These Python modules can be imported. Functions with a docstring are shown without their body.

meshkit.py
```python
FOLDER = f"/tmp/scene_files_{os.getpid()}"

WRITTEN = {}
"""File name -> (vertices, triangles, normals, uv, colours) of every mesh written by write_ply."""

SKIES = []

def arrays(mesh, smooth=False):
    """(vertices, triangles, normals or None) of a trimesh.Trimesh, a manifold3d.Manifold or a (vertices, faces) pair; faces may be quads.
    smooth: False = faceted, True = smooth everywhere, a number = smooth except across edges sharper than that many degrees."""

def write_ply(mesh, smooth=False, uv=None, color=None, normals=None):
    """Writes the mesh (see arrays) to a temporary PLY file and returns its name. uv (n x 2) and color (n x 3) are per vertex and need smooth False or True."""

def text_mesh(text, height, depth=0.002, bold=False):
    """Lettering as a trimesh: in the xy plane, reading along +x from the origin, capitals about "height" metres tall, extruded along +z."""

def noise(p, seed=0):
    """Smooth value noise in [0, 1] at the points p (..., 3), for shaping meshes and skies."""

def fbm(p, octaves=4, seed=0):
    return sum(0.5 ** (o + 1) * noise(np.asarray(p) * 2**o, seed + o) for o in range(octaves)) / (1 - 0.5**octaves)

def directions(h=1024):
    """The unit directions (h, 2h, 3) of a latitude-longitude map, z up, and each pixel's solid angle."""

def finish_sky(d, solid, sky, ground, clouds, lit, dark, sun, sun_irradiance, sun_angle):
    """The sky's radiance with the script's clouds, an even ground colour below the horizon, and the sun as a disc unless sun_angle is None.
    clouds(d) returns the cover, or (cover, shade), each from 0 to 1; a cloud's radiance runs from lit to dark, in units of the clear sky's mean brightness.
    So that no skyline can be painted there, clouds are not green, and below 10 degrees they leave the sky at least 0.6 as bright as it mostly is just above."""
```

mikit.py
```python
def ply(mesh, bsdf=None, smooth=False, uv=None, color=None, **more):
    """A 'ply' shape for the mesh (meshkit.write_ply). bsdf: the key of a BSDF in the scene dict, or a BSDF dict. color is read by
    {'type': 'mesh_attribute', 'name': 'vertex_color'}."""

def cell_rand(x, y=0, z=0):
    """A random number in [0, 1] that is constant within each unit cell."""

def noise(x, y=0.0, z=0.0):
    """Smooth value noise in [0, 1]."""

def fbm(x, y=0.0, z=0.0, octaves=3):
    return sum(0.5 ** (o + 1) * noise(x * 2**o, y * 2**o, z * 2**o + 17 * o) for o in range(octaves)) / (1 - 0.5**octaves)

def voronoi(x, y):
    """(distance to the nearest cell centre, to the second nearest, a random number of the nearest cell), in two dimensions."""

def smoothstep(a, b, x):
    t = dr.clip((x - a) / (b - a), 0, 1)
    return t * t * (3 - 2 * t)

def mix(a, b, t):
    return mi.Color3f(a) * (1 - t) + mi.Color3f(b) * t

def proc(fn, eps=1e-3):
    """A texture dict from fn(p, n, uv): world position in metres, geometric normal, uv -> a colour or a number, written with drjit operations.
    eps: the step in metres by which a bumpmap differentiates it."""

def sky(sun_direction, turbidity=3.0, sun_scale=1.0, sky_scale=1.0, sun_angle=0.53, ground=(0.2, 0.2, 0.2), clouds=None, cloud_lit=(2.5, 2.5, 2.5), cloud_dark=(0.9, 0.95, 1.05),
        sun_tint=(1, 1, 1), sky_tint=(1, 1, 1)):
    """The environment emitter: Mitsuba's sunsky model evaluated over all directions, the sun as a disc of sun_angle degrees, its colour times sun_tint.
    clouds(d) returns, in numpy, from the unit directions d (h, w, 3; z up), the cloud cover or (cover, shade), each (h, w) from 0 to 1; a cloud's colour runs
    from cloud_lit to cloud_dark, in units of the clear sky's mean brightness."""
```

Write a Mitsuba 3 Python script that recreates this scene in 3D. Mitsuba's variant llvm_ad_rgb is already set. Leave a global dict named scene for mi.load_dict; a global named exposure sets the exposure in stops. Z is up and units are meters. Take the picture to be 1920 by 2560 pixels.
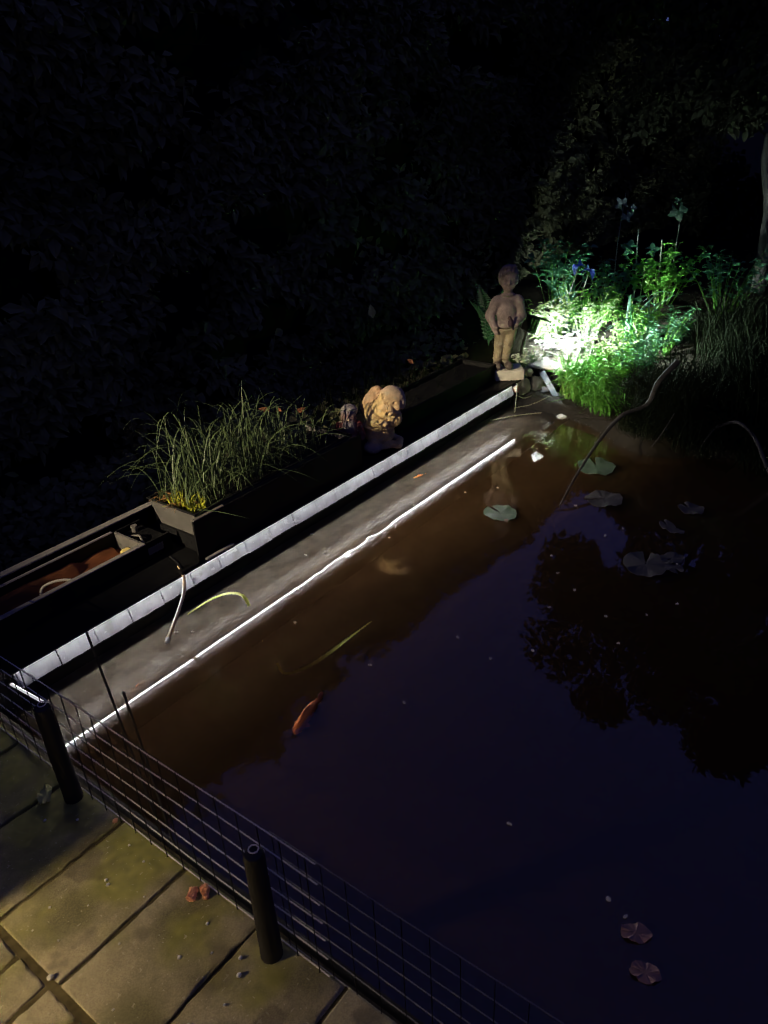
import math
import numpy as np, trimesh, mitsuba as mi, mikit, meshkit, drjit as dr
from mikit import proc, noise, fbm, voronoi, smoothstep, mix, cell_rand

T = mi.ScalarTransform4f
scene, labels = {}, {}

# ---------------------------------------------------------------- camera, sky, exposure
# x runs away along the lit pond wall, y to the left (towards the hedge), z up; the water lies at z = 0
FW = np.array([0.6963240279858879, 0.550693588668047, -0.46029275407007697])
UP = np.array([0.3941757243159503, 0.24252356843290274, 0.8864580176830527])
EYE = np.array([0.0, 0.0, 1.7])
scene['camera'] = {'type': 'perspective', 'fov': 53.11, 'fov_axis': 'x', 'near_clip': 0.05, 'far_clip': 200.0,
                   'to_world': T().look_at(origin=EYE.tolist(), target=(EYE + FW).tolist(), up=UP.tolist())}
exposure = 0.0
SKY = 0.9
scene['sky'] = mikit.sky((-0.5, -0.6, 0.35), turbidity=3, sun_scale=0.0, sky_scale=SKY, ground=(0.02, 0.02, 0.02),
                         clouds=lambda d: 1.0, cloud_lit=(0.37, 0.42, 1.8), cloud_dark=(0.37, 0.42, 1.8))
LED = 245.0          # radiance of the strip under the pond edge
FLOOD = 13500.0       # radiance of the garden flood lamp
BOLLARD = 1250.0     # radiance of the hooded bollard lamp's bulb, left of the viewer
SPOT = 165.0         # intensity of the warm garden spot on the house wall behind the viewer, aimed along the pond edge

# ---------------------------------------------------------------- helpers
PR = np.random.default_rng(7)


def key_for(name):
    k, n = name, 0
    while k in scene or k in labels or any(x.startswith(k + '__') for x in scene):
        n += 1
        k = f'{name}_{n:03d}'
    return k


TAKEN = set()


def fresh(name):
    k, n = name, 0
    while k in TAKEN:
        n += 1
        k = f'{name}_{n:03d}'
    TAKEN.add(k)
    return k


def tag(k, label=None, cat=None, group=None, kind=None):
    d = {}
    if label: d['label'] = label
    if cat: d['category'] = cat
    if group: d['group'] = group
    if kind: d['kind'] = kind
    labels[k] = {**labels.get(k, {}), **d}
    return k


def thing(name, label, cat, group=None):
    return tag(fresh(name), label, cat, group)


def add(k, mesh, bsdf, smooth=False, color=None, **more):
    scene[k] = mikit.ply(mesh, bsdf, smooth=smooth, color=color, **more)
    return k


def part(holder, name, mesh, bsdf, smooth=False, kind=None, label=None, color=None, **more):
    k = fresh(holder + '__' + name)
    add(k, mesh, bsdf, smooth, color, **more)
    if kind or label: tag(k, label=label, kind=kind)
    return k


def single(name, mesh, bsdf, label, cat, smooth=False, group=None, kind=None, **more):
    k = fresh(name)
    add(k, mesh, bsdf, smooth, **more)
    return tag(k, label, cat, group, kind)


def cat(ms):
    return trimesh.util.concatenate(ms)


def box(x0, x1, y0, y1, z0, z1, bevel=0.0):
    if bevel <= 0:
        m = trimesh.creation.box(extents=(x1 - x0, y1 - y0, z1 - z0))
        m.apply_translation(((x0 + x1) / 2, (y0 + y1) / 2, (z0 + z1) / 2))
        return m
    b = bevel
    pts = []
    for sx, X in ((1, x0), (-1, x1)):
        for sy, Y in ((1, y0), (-1, y1)):
            for sz, Z in ((1, z0), (-1, z1)):
                pts += [(X, Y + sy * b, Z + sz * b), (X + sx * b, Y, Z + sz * b), (X + sx * b, Y + sy * b, Z)]
    return trimesh.convex.convex_hull(np.array(pts))


def tube(pts, r, sides=7, caps=True):
    """A bent round bar through the points; r a number or one per point."""
    p = np.asarray(pts, float)
    r = np.broadcast_to(r, (len(p),))
    t = np.gradient(p, axis=0)
    t /= np.linalg.norm(t, axis=1, keepdims=True) + 1e-12
    ref = np.array([0, 0, 1.0]) if abs(t[:, 2]).mean() < 0.8 else np.array([1.0, 0, 0])
    a = np.cross(t, ref); a /= np.linalg.norm(a, axis=1, keepdims=True) + 1e-12
    b = np.cross(t, a)
    ang = np.arange(sides) * 2 * np.pi / sides
    v = p[:, None] + r[:, None, None] * (np.cos(ang)[None, :, None] * a[:, None] + np.sin(ang)[None, :, None] * b[:, None])
    f = []
    for i in range(len(p) - 1):
        for j in range(sides):
            q = (j + 1) % sides
            f += [(i * sides + j, i * sides + q, (i + 1) * sides + q), (i * sides + j, (i + 1) * sides + q, (i + 1) * sides + j)]
    if caps:
        n = len(p) - 1
        for j in range(1, sides - 1):
            f += [(0, j + 1, j), (n * sides, n * sides + j, n * sides + j + 1)]
    m = trimesh.Trimesh(v.reshape(-1, 3), f, process=False)
    trimesh.repair.fix_normals(m) if len(f) < 400 else None
    return m


def curve(pts, n=24):
    """Catmull-Rom through the points."""
    p = np.asarray(pts, float)
    p = np.vstack([2 * p[0] - p[1], p, 2 * p[-1] - p[-2]])
    out = []
    seg = len(p) - 3
    for s in np.linspace(0, seg, n):
        i = min(int(s), seg - 1); t = s - i
        a, b, c, d = p[i:i + 4]
        out.append(0.5 * (2 * b + (c - a) * t + (2 * a - 5 * b + 4 * c - d) * t * t + (3 * b - a - 3 * c + d) * t ** 3))
    return np.array(out)


def torus(R, r, center, axis='z', n=20, m=8):
    u, w = np.meshgrid(np.arange(n) * 2 * np.pi / n, np.arange(m) * 2 * np.pi / m, indexing='ij')
    v = np.stack([(R + r * np.cos(w)) * np.cos(u), (R + r * np.cos(w)) * np.sin(u), r * np.sin(w)], -1).reshape(-1, 3)
    if axis == 'x': v = v[:, [2, 0, 1]]
    if axis == 'y': v = v[:, [1, 2, 0]]
    i, j = np.meshgrid(np.arange(n), np.arange(m), indexing='ij')
    a, b, c, d = i * m + j, ((i + 1) % n) * m + j, ((i + 1) % n) * m + (j + 1) % m, i * m + (j + 1) % m
    return trimesh.Trimesh(v + np.array(center), np.vstack([np.stack([a, b, c], -1).reshape(-1, 3), np.stack([a, c, d], -1).reshape(-1, 3)]), process=False)


def cyl(p0, p1, r, sides=20):
    return tube([p0, p1], r, sides)


# signed-distance sculpting: statues, fish, stones
def sd_capsule(p, a, b, ra, rb):
    a, b = np.asarray(a, float), np.asarray(b, float)
    ba = b - a
    h = np.clip(((p - a) @ ba) / (ba @ ba), 0, 1)
    return np.linalg.norm(p - a - h[:, None] * ba, axis=1) - (ra + (rb - ra) * h)


def sd_ellipsoid(p, c, r, rot=None):
    q = p - np.asarray(c, float)
    if rot is not None: q = q @ rot
    r = np.asarray(r, float)
    k = np.linalg.norm(q / r, axis=1)
    return (k - 1) * min(r) * 0.5 + (k - 1) * 0.5 * r.mean()


def sd_box(p, c, h, rad):
    q = np.abs(p - np.asarray(c, float)) - (np.asarray(h, float) - rad)
    return np.linalg.norm(np.maximum(q, 0), axis=1) + np.minimum(q.max(1), 0) - rad


def smin(a, b, k):
    h = np.clip(0.5 + 0.5 * (b - a) / k, 0, 1)
    return b * (1 - h) + a * h - k * h * (1 - h)


def rotxyz(rx=0, ry=0, rz=0):
    return trimesh.transformations.euler_matrix(rx, ry, rz)[:3, :3]


def surface_net(f, lo, hi, h):
    lo, hi = np.asarray(lo, float), np.asarray(hi, float)
    n = np.ceil((hi - lo) / h).astype(int) + 1
    g = np.stack(np.meshgrid(*[lo[k] + h * np.arange(n[k]) for k in range(3)], indexing='ij'), -1)
    d = f(g.reshape(-1, 3)).reshape(n)
    s = d < 0
    cells = tuple(n - 1)
    acc, cnt = np.zeros(cells + (3,)), np.zeros(cells)
    corner = [(a, b, c) for a in (0, 1) for b in (0, 1) for c in (0, 1)]
    sl = lambda o: tuple(slice(o[k], o[k] + cells[k]) for k in range(3))
    for i, o in enumerate(corner):
        for q in corner[i + 1:]:
            if sum(abs(o[k] - q[k]) for k in range(3)) != 1: continue
            da, db = d[sl(o)], d[sl(q)]
            x = (da < 0) != (db < 0)
            t = np.where(x, da / np.where(x, da - db, 1), 0)
            pt = np.array(o) + t[..., None] * (np.array(q) - np.array(o))
            acc += np.where(x[..., None], pt, 0); cnt += x
    on = cnt > 0
    idx = np.full(cells, -1); idx[on] = np.arange(on.sum())
    base = np.argwhere(on)
    v = lo + h * (base + acc[on] / cnt[on][:, None])
    faces = []
    for ax in range(3):
        u, w = (ax + 1) % 3, (ax + 2) % 3
        a = s.take(range(n[ax] - 1), ax); b = s.take(range(1, n[ax]), ax)
        e = np.argwhere(a != b)
        e = e[(e[:, u] > 0) & (e[:, w] > 0) & (e[:, u] < cells[u]) & (e[:, w] < cells[w])]
        eu, ew = np.eye(3, dtype=int)[u], np.eye(3, dtype=int)[w]
        q = [idx[tuple((e - i * eu - j * ew).T)] for i, j in ((0, 0), (1, 0), (1, 1), (0, 1))]
        q = np.stack(q, 1)
        flip = ~s[tuple(e.T)]
        q[flip] = q[flip][:, ::-1]
        faces.append(q)
    q = np.vstack(faces)
    m = trimesh.Trimesh(v, np.vstack([q[:, [0, 1, 2]], q[:, [0, 2, 3]]]), process=False)
    if m.volume < 0: m.invert()
    return m


def sculpt(prims, h, k=0.012, rough=0.0, rough_scale=60.0, blend=0.006):
    """prims: list of (function of points, colour, optional own smoothing; negative = carve). Returns mesh, vertex colours."""
    def field(p, colours=False):
        d, w, c = None, 0, 0
        for pr in prims:
            f, col, kk = pr[0], pr[1], (pr[2] if len(pr) > 2 else k)
            x = f(p)
            if col is None:
                d = -smin(-d, x, kk)
                continue
            if colours:
                e = np.exp(-np.clip(x, -0.02, 1) / blend)[:, None]
                w = w + e; c = c + e * np.array(col)
            d = x if d is None else smin(d, x, kk)
        if rough: d = d + rough * (meshkit.fbm(p * rough_scale, 3, 5) - 0.5)
        return (d, c / w) if colours else d
    pts = []
    lo, hi = LOHI
    m = surface_net(field, lo, hi, h)
    v = np.asarray(m.vertices)
    _, c = field(v, True)
    if rough:   # grime and lichen patches, and grain
        g = meshkit.fbm(v * 26, 4, 11)[:, None]
        li = np.clip((meshkit.fbm(v * 48, 3, 23) - 0.60) * 9, 0, 1)[:, None]
        c = c * (0.45 + 1.1 * g) * (0.8 + 0.4 * meshkit.noise(v * 420, 3)[:, None])
        c = c * (1 - 0.5 * li) + 0.5 * li * np.array([0.34, 0.33, 0.25])
    return m, np.clip(c, 0.005, 0.9)


def placed(m, loc, rz=0.0, s=1.0):
    m = m.copy()
    m.apply_scale(s)
    m.apply_transform(trimesh.transformations.rotation_matrix(rz, [0, 0, 1]))
    m.apply_translation(loc)
    return m


# leaves and blades, many in one mesh
def leaves(pos, axis, nrm, L, W, fold=0.25, droop=0.15):
    """Folded leaf of six triangles each: pos base points, axis along the leaf, nrm its upper side."""
    pos, axis, nrm = (np.asarray(x, float) for x in (pos, axis, nrm))
    n = len(pos)
    L = np.broadcast_to(L, (n,))[:, None]; W = np.broadcast_to(W, (n,))[:, None]
    axis = axis / np.linalg.norm(axis, axis=1, keepdims=True)
    side = np.cross(axis, nrm); side /= np.linalg.norm(side, axis=1, keepdims=True) + 1e-9
    up = np.cross(side, axis)
    P = [pos,
         pos + axis * L * 0.4 + side * W * 0.5 + up * W * fold, pos + axis * L * 0.42, pos + axis * L * 0.4 - side * W * 0.5 + up * W * fold,
         pos + axis * L * 0.75 + side * W * 0.3 + up * (W * fold * 0.6 - L * droop * 0.4), pos + axis * L * 0.75 - up * L * droop * 0.5, pos + axis * L * 0.75 - side * W * 0.3 + up * (W * fold * 0.6 - L * droop * 0.4),
         pos + axis * L - up * L * droop]
    v = np.stack(P, 1).reshape(-1, 3)
    f = np.array([(0, 1, 2), (0, 2, 3), (1, 4, 5), (1, 5, 2), (2, 5, 6), (2, 6, 3), (4, 7, 5), (5, 7, 6)])
    return trimesh.Trimesh(v, (f[None] + (np.arange(n) * 8)[:, None, None]).reshape(-1, 3), process=False)


def blades(root, lean, height, reach, width, seg=7, sag=0.6, rng=PR):
    """Arching grass blades: root points, lean azimuth, rise, horizontal reach, width."""
    n = len(root)
    t = np.linspace(0, 1, seg)[None, :]
    h, rc, w = (np.broadcast_to(x, (n,))[:, None] for x in (height, reach, width))
    sg = np.broadcast_to(sag, (n,))[:, None]
    z = h * (t * (1 + sg) - 1.22 * sg * t ** 2.4)
    x = rc * t ** 1.7
    d = np.stack([np.cos(lean), np.sin(lean)], 1)
    ctr = np.concatenate([root[:, None, :2] + x[..., None] * d[:, None], (root[:, 2:3] + z)[..., None]], -1)
    sd = np.stack([-np.sin(lean), np.cos(lean), np.zeros(n)], 1)
    tw = rng.normal(0, 0.5, (n, 1))
    sd = sd * np.cos(tw) + np.array([0, 0, 1.0]) * np.sin(tw) * 0.4
    prof = np.minimum(1, 0.55 + t * 1.2) * np.clip((1 - t) * 2.2, 0.03, 1)
    off = sd[:, None] * (w * prof * 0.5)[..., None]
    v = np.stack([ctr - off, ctr + off], 2).reshape(-1, 3)
    f = []
    for i in range(seg - 1):
        f += [(2 * i, 2 * i + 1, 2 * i + 3), (2 * i, 2 * i + 3, 2 * i + 2)]
    return trimesh.Trimesh(v, (np.array(f)[None] + (np.arange(n) * 2 * seg)[:, None, None]).reshape(-1, 3), process=False)


def unit(rng, n):
    v = rng.normal(size=(n, 3))
    return v / np.linalg.norm(v, axis=1, keepdims=True)


# ---------------------------------------------------------------- materials
def pr(c, rough=0.6, spec=0.5, metallic=0.0, two=True, **kw):
    c = proc(c) if callable(c) else {'type': 'rgb', 'value': list(c)}
    d = {'type': 'principled', 'base_color': c, 'roughness': rough, 'metallic': metallic, **kw}
    if metallic == 0: d['specular'] = spec
    return {'type': 'twosided', 'bsdf': d} if two else d


def leafmat(c, var=0.4, scale=9.0, rough=0.45, spec=0.4):
    lo_c, hi_c = [float(x * (1 - var)) for x in c], [float(min(x * (1 + var), 0.95)) for x in c]
    def fn(p, n, uv):
        t = noise(p.x * scale, p.y * scale, p.z * scale)
        q = noise(p.x * scale * 9, p.y * scale * 9, p.z * scale * 9)
        return mix(lo_c, hi_c, t * 0.6 + q * 0.4)
    return pr(fn, rough, spec)


def painted(rough=0.75, spec=0.3):
    return {'type': 'twosided', 'bsdf': {'type': 'principled', 'base_color': {'type': 'mesh_attribute', 'name': 'vertex_color'}, 'roughness': rough, 'specular': spec}}


def slab_col(p, n, uv):
    a = fbm(p.x * 9, p.y * 9, 3.0, 4)
    g = noise(p.x * 420, p.y * 420, 1.0)
    moss = smoothstep(0.42, 0.70, fbm(p.x * 7 + 3.1, p.y * 7 + 1.7, 8.0, 4) + 0.28 * smoothstep(0.42, 0.64, p.x) * smoothstep(1.05, 1.35, p.y))
    c = mix((0.13, 0.118, 0.055), (0.29, 0.252, 0.152), smoothstep(0.25, 0.75, a))
    c = c * (0.82 + 0.36 * g)
    c = mix(c, mix((0.15, 0.15, 0.03), (0.25, 0.24, 0.05), noise(p.x * 60, p.y * 60)), moss * 0.85)
    sp = smoothstep(0.90, 0.96, noise(p.x * 150, p.y * 150, 7.0))
    st = smoothstep(0.62, 0.78, fbm(p.x * 14 + 9, p.y * 14, 5.0, 3))
    c = mix(c, mi.Color3f(0.5, 0.46, 0.36), sp * 0.35)
    return mix(c, mi.Color3f(0.07, 0.055, 0.035), st * 0.45)


def slab_bump(p, n, uv):
    return fbm(p.x * 130, p.y * 130, p.z * 130, 3) * 0.8 + noise(p.x * 25, p.y * 25) * 0.5


def soil_col(p, n, uv):
    a = fbm(p.x * 25, p.y * 25, p.z * 25, 3)
    return mix((0.004, 0.0035, 0.002), (0.016, 0.013, 0.008), a)


def moss_col(p, n, uv):
    a = fbm(p.x * 60, p.y * 60, 2.0, 3)
    return mix((0.03, 0.024, 0.010), (0.10, 0.082, 0.038), a)


def panel_col(p, n, uv):
    # grey plastic strip: a little dirt, lime runs and splashes with a shape of their own
    run = fbm(p.x * 60, 1.0, p.z * 4, 3)
    bl = fbm(p.x * 9, p.z * 14, 4.0, 3)
    tone = cell_rand((p.x - 0.083) / 0.145, 3.0, 1.0)
    c = mix((0.24, 0.236, 0.262), (0.42, 0.415, 0.455), smoothstep(0.2, 0.8, bl))
    al = smoothstep(0.60, 0.75, fbm(p.x * 13 + 5, p.z * 12, 9.0, 4))
    c = mix(c, mi.Color3f(0.17, 0.17, 0.14), al * 0.55)
    c = c * (0.84 + 0.30 * run) * (0.88 + 0.24 * tone)
    sp = smoothstep(0.72, 0.80, fbm(p.x * 30, p.z * 50, 2.0, 3))
    return mix(c, mi.Color3f(0.5, 0.5, 0.52), sp * 0.5)


def stone_col(a, b, s=18):
    return lambda p, n, uv: mix(a, b, fbm(p.x * s, p.y * s, p.z * s, 4))


def rust_col(p, n, uv):
    t = fbm(p.x * 14, p.y * 14, p.z * 22, 4)
    st = smoothstep(0.55, 0.7, fbm(p.x * 6 + 4, p.z * 20, 1.0, 3))
    return mix(mix((0.07, 0.022, 0.01), (0.27, 0.095, 0.035), t), mi.Color3f(0.05, 0.02, 0.012), st * 0.7)


def bark_col(p, n, uv):
    a = fbm(p.x * 40, p.y * 40, p.z * 8, 4)
    return mix((0.02, 0.018, 0.015), (0.09, 0.085, 0.072), a)


M = scene
M['mat_soil'] = pr(soil_col, 0.95, 0.1)
M['mat_moss'] = pr(moss_col, 0.95, 0.1)
M['mat_slab'] = {'type': 'twosided', 'bsdf': {'type': 'bumpmap', 'arbitrary': proc(slab_bump, 5e-4), 'scale': 0.0022, 'bsdf': pr(slab_col, 0.85, 0.25, two=False)}}
M['mat_panel'] = pr(panel_col, 0.5, 0.4)
M['mat_black_plastic'] = pr(lambda p, n, uv: mix((0.003, 0.003, 0.004), (0.008, 0.008, 0.0085), fbm(p.x * 20, p.y * 20, p.z * 20, 3)), 0.55, 0.15)
M['mat_grey_plastic'] = pr(lambda p, n, uv: mix((0.07, 0.066, 0.06), (0.13, 0.122, 0.112), fbm(p.x * 18, p.y * 18, p.z * 18, 4)), 0.6, 0.35)
M['mat_pot'] = pr(lambda p, n, uv: mix((0.05, 0.048, 0.045), (0.085, 0.08, 0.075), fbm(p.x * 18, p.y * 18, p.z * 18, 4)), 0.6, 0.3)
M['mat_rim'] = pr(lambda p, n, uv: mix((0.13, 0.12, 0.115), (0.26, 0.245, 0.235), fbm(p.x * 16, p.y * 30, p.z * 18, 4)), 0.7, 0.3)
M['mat_liner'] = pr((0.006, 0.006, 0.006), 0.7, 0.15)
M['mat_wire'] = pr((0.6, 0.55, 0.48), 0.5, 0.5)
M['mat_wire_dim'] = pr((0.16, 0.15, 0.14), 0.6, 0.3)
M['mat_wire_dark'] = pr((0.006, 0.006, 0.006), 0.8, 0.08)
M['mat_post'] = pr(lambda p, n, uv: mix((0.006, 0.006, 0.007), (0.02, 0.018, 0.018), fbm(p.x * 30, p.y * 30, p.z * 12, 3)), 0.55, 0.3)
M['mat_metal'] = pr((0.5, 0.5, 0.5), 0.3, metallic=1.0)
M['mat_painted'] = painted()
M['mat_rust'] = pr(rust_col, 0.9, 0.2)
M['mat_sponge'] = pr(lambda p, n, uv: mix((0.5, 0.36, 0.09), (0.75, 0.6, 0.22), fbm(p.x * 60, p.y * 60, p.z * 60, 3)), 0.9, 0.1)
M['mat_white_tube'] = pr(lambda p, n, uv: mix((0.36, 0.31, 0.22), (0.6, 0.56, 0.46), fbm(p.x * 40, p.y * 40, p.z * 14, 3)), 0.4, 0.5)
M['mat_hose'] = pr(lambda p, n, uv: mix((0.42, 0.25, 0.08), (0.62, 0.5, 0.33), smoothstep(0.02, 0.13, p.z) * 0.6 + 0.4 * fbm(p.x * 40, p.y * 40, p.z * 30, 3)), 0.35, 0.5)
M['mat_hedge'] = leafmat((0.115, 0.115, 0.060), 0.75, 2.5, 0.6, 0.2)
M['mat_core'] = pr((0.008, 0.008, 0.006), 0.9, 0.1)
M['mat_tree_leaf'] = leafmat((0.03, 0.032, 0.02), 0.6, 2.0, 0.7, 0.05)
M['mat_bush'] = leafmat((0.007, 0.010, 0.0045), 0.5, 6.0, 0.8, 0.02)
M['mat_green'] = leafmat((0.085, 0.26, 0.035), 0.5, 14.0, 0.35, 0.5)
M['mat_yellowgreen'] = leafmat((0.17, 0.34, 0.06), 0.45, 14.0, 0.4, 0.5)
M['mat_bluegreen'] = leafmat((0.055, 0.16, 0.075), 0.45, 8.0, 0.4, 0.45)
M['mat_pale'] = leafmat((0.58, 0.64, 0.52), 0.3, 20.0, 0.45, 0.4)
M['mat_dim_leaf'] = leafmat((0.10, 0.13, 0.12), 0.4, 30.0)
M['mat_dark_leaf'] = leafmat((0.02, 0.045, 0.025), 0.4, 30.0)
M['mat_sedge'] = leafmat((0.058, 0.086, 0.034), 0.45, 12.0, 0.5, 0.35)
M['mat_sedge_low'] = leafmat((0.33, 0.34, 0.03), 0.35, 30.0, 0.5, 0.3)
M['mat_straw'] = leafmat((0.30, 0.16, 0.06), 0.5, 30.0, 0.7, 0.2)
M['mat_stem'] = leafmat((0.30, 0.34, 0.22), 0.3, 20.0)
M['mat_twig'] = leafmat((0.34, 0.33, 0.16), 0.3, 20.0)
M['mat_branch'] = leafmat((0.045, 0.043, 0.038), 0.4, 20.0, 0.8, 0.1)
M['mat_lily'] = leafmat((0.055, 0.085, 0.055), 0.35, 25.0, 0.4, 0.5)
M['mat_lily_pale'] = leafmat((0.05, 0.046, 0.042), 0.35, 25.0, 0.5, 0.5)
M['mat_lily_rose'] = leafmat((0.20, 0.115, 0.10), 0.3, 25.0, 0.5, 0.5)
M['mat_reed'] = leafmat((0.42, 0.46, 0.06), 0.35, 25.0, 0.4, 0.4)
M['mat_iris'] = leafmat((0.06, 0.09, 0.62), 0.4, 40.0, 0.5, 0.3)
M['mat_orange'] = pr(lambda p, n, uv: mix((0.80, 0.14, 0.03), (0.95, 0.26, 0.05), fbm(p.x * 60, p.y * 60, p.z * 60, 3)), 0.35, 0.5)
M['mat_brick'] = pr(lambda p, n, uv: mix((0.60, 0.28, 0.12), (0.82, 0.46, 0.25), fbm(p.x * 120, p.y * 120, p.z * 120, 3)), 0.85, 0.2)
M['mat_scrap'] = pr((0.62, 0.60, 0.50), 0.6, 0.3)
M['mat_deadleaf'] = leafmat((0.52, 0.50, 0.16), 0.3, 60.0, 0.7, 0.2)
M['mat_brownleaf'] = leafmat((0.15, 0.06, 0.03), 0.4, 60.0, 0.7, 0.2)
M['mat_rock_yellow'] = pr(stone_col((0.36, 0.29, 0.12), (0.66, 0.58, 0.32), 30), 0.85, 0.2)
M['mat_rock_brown'] = pr(stone_col((0.10, 0.09, 0.055), (0.26, 0.23, 0.16), 30), 0.85, 0.2)
M['mat_rock_pale'] = pr(stone_col((0.4, 0.38, 0.30), (0.7, 0.68, 0.58), 30), 0.8, 0.25)
M['mat_greyblue'] = pr(lambda p, n, uv: mix((0.17, 0.20, 0.24), (0.30, 0.33, 0.38), fbm(p.x * 40, p.y * 40, p.z * 40, 3)), 0.6, 0.3)
M['mat_bark'] = pr(bark_col, 0.9, 0.2)
M['mat_wall_plaster'] = pr((0.35, 0.32, 0.28), 0.9, 0.2)
M['mat_wood'] = pr(lambda p, n, uv: mix((0.10, 0.07, 0.045), (0.2, 0.14, 0.09), fbm(p.x * 3, p.y * 40, p.z * 40, 3)), 0.8, 0.2)

# ---------------------------------------------------------------- the setting: ground with the pond basin, patio, water
def ground_z(x, y):
    # shoreline: straight wall at y = 2.19, near edge x = 0.74, planted far bank
    far = 4.18 - 0.32 * np.exp(-((y - 1.25) / 0.35) ** 2) - 0.16 * np.exp(-((y - 0.2) / 0.7) ** 2)
    inside = np.minimum(np.minimum(x - 0.74, far - x), np.minimum(2.26 - y, y + 3.2))
    bank = np.where(x > 3.5, 0.05 + 0.30 * np.clip((x - far) / 1.6, 0, 1) ** 0.8, 0.07)
    bank = bank + 0.05 * (meshkit.fbm(np.stack([x * 4, y * 4, x * 0], -1), 3, 2) - 0.5) * (x > 3.5)
    # basin: steep lip at the water's edge, then a smooth bowl
    t = np.clip((inside + 0.02) / 0.05, 0, 1)
    bowl = 0.07 + 0.33 * (1 - np.exp(-np.maximum(inside - 0.03, 0) / 0.35))
    return bank * (1 - t) - bowl * t


gx = np.unique(np.round(np.concatenate([np.linspace(-40, -3, 14), np.arange(-3, 0.6, 0.3), np.arange(0.6, 0.9, 0.02), np.arange(0.9, 3.5, 0.1), np.arange(3.5, 4.4, 0.03), np.arange(4.4, 7, 0.1), np.linspace(7, 60, 24)]), 4))
gy = np.unique(np.round(np.concatenate([np.linspace(-50, -4, 20), np.arange(-4, 2.1, 0.1), np.arange(2.1, 2.4, 0.02), np.arange(2.4, 4, 0.1), np.linspace(4, 50, 24)]), 4))
X, Y = np.meshgrid(gx, gy, indexing='ij')
Z = ground_z(X, Y)
i, j = np.meshgrid(np.arange(len(gx) - 1), np.arange(len(gy) - 1), indexing='ij')
q = np.stack([i * len(gy) + j, (i + 1) * len(gy) + j, (i + 1) * len(gy) + j + 1, i * len(gy) + j + 1], -1).reshape(-1, 4)
add('ground', (np.stack([X, Y, Z], -1).reshape(-1, 3), q), 'mat_soil', smooth=40)
tag('ground', 'dark soil around and under the pond', kind='structure')

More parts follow.
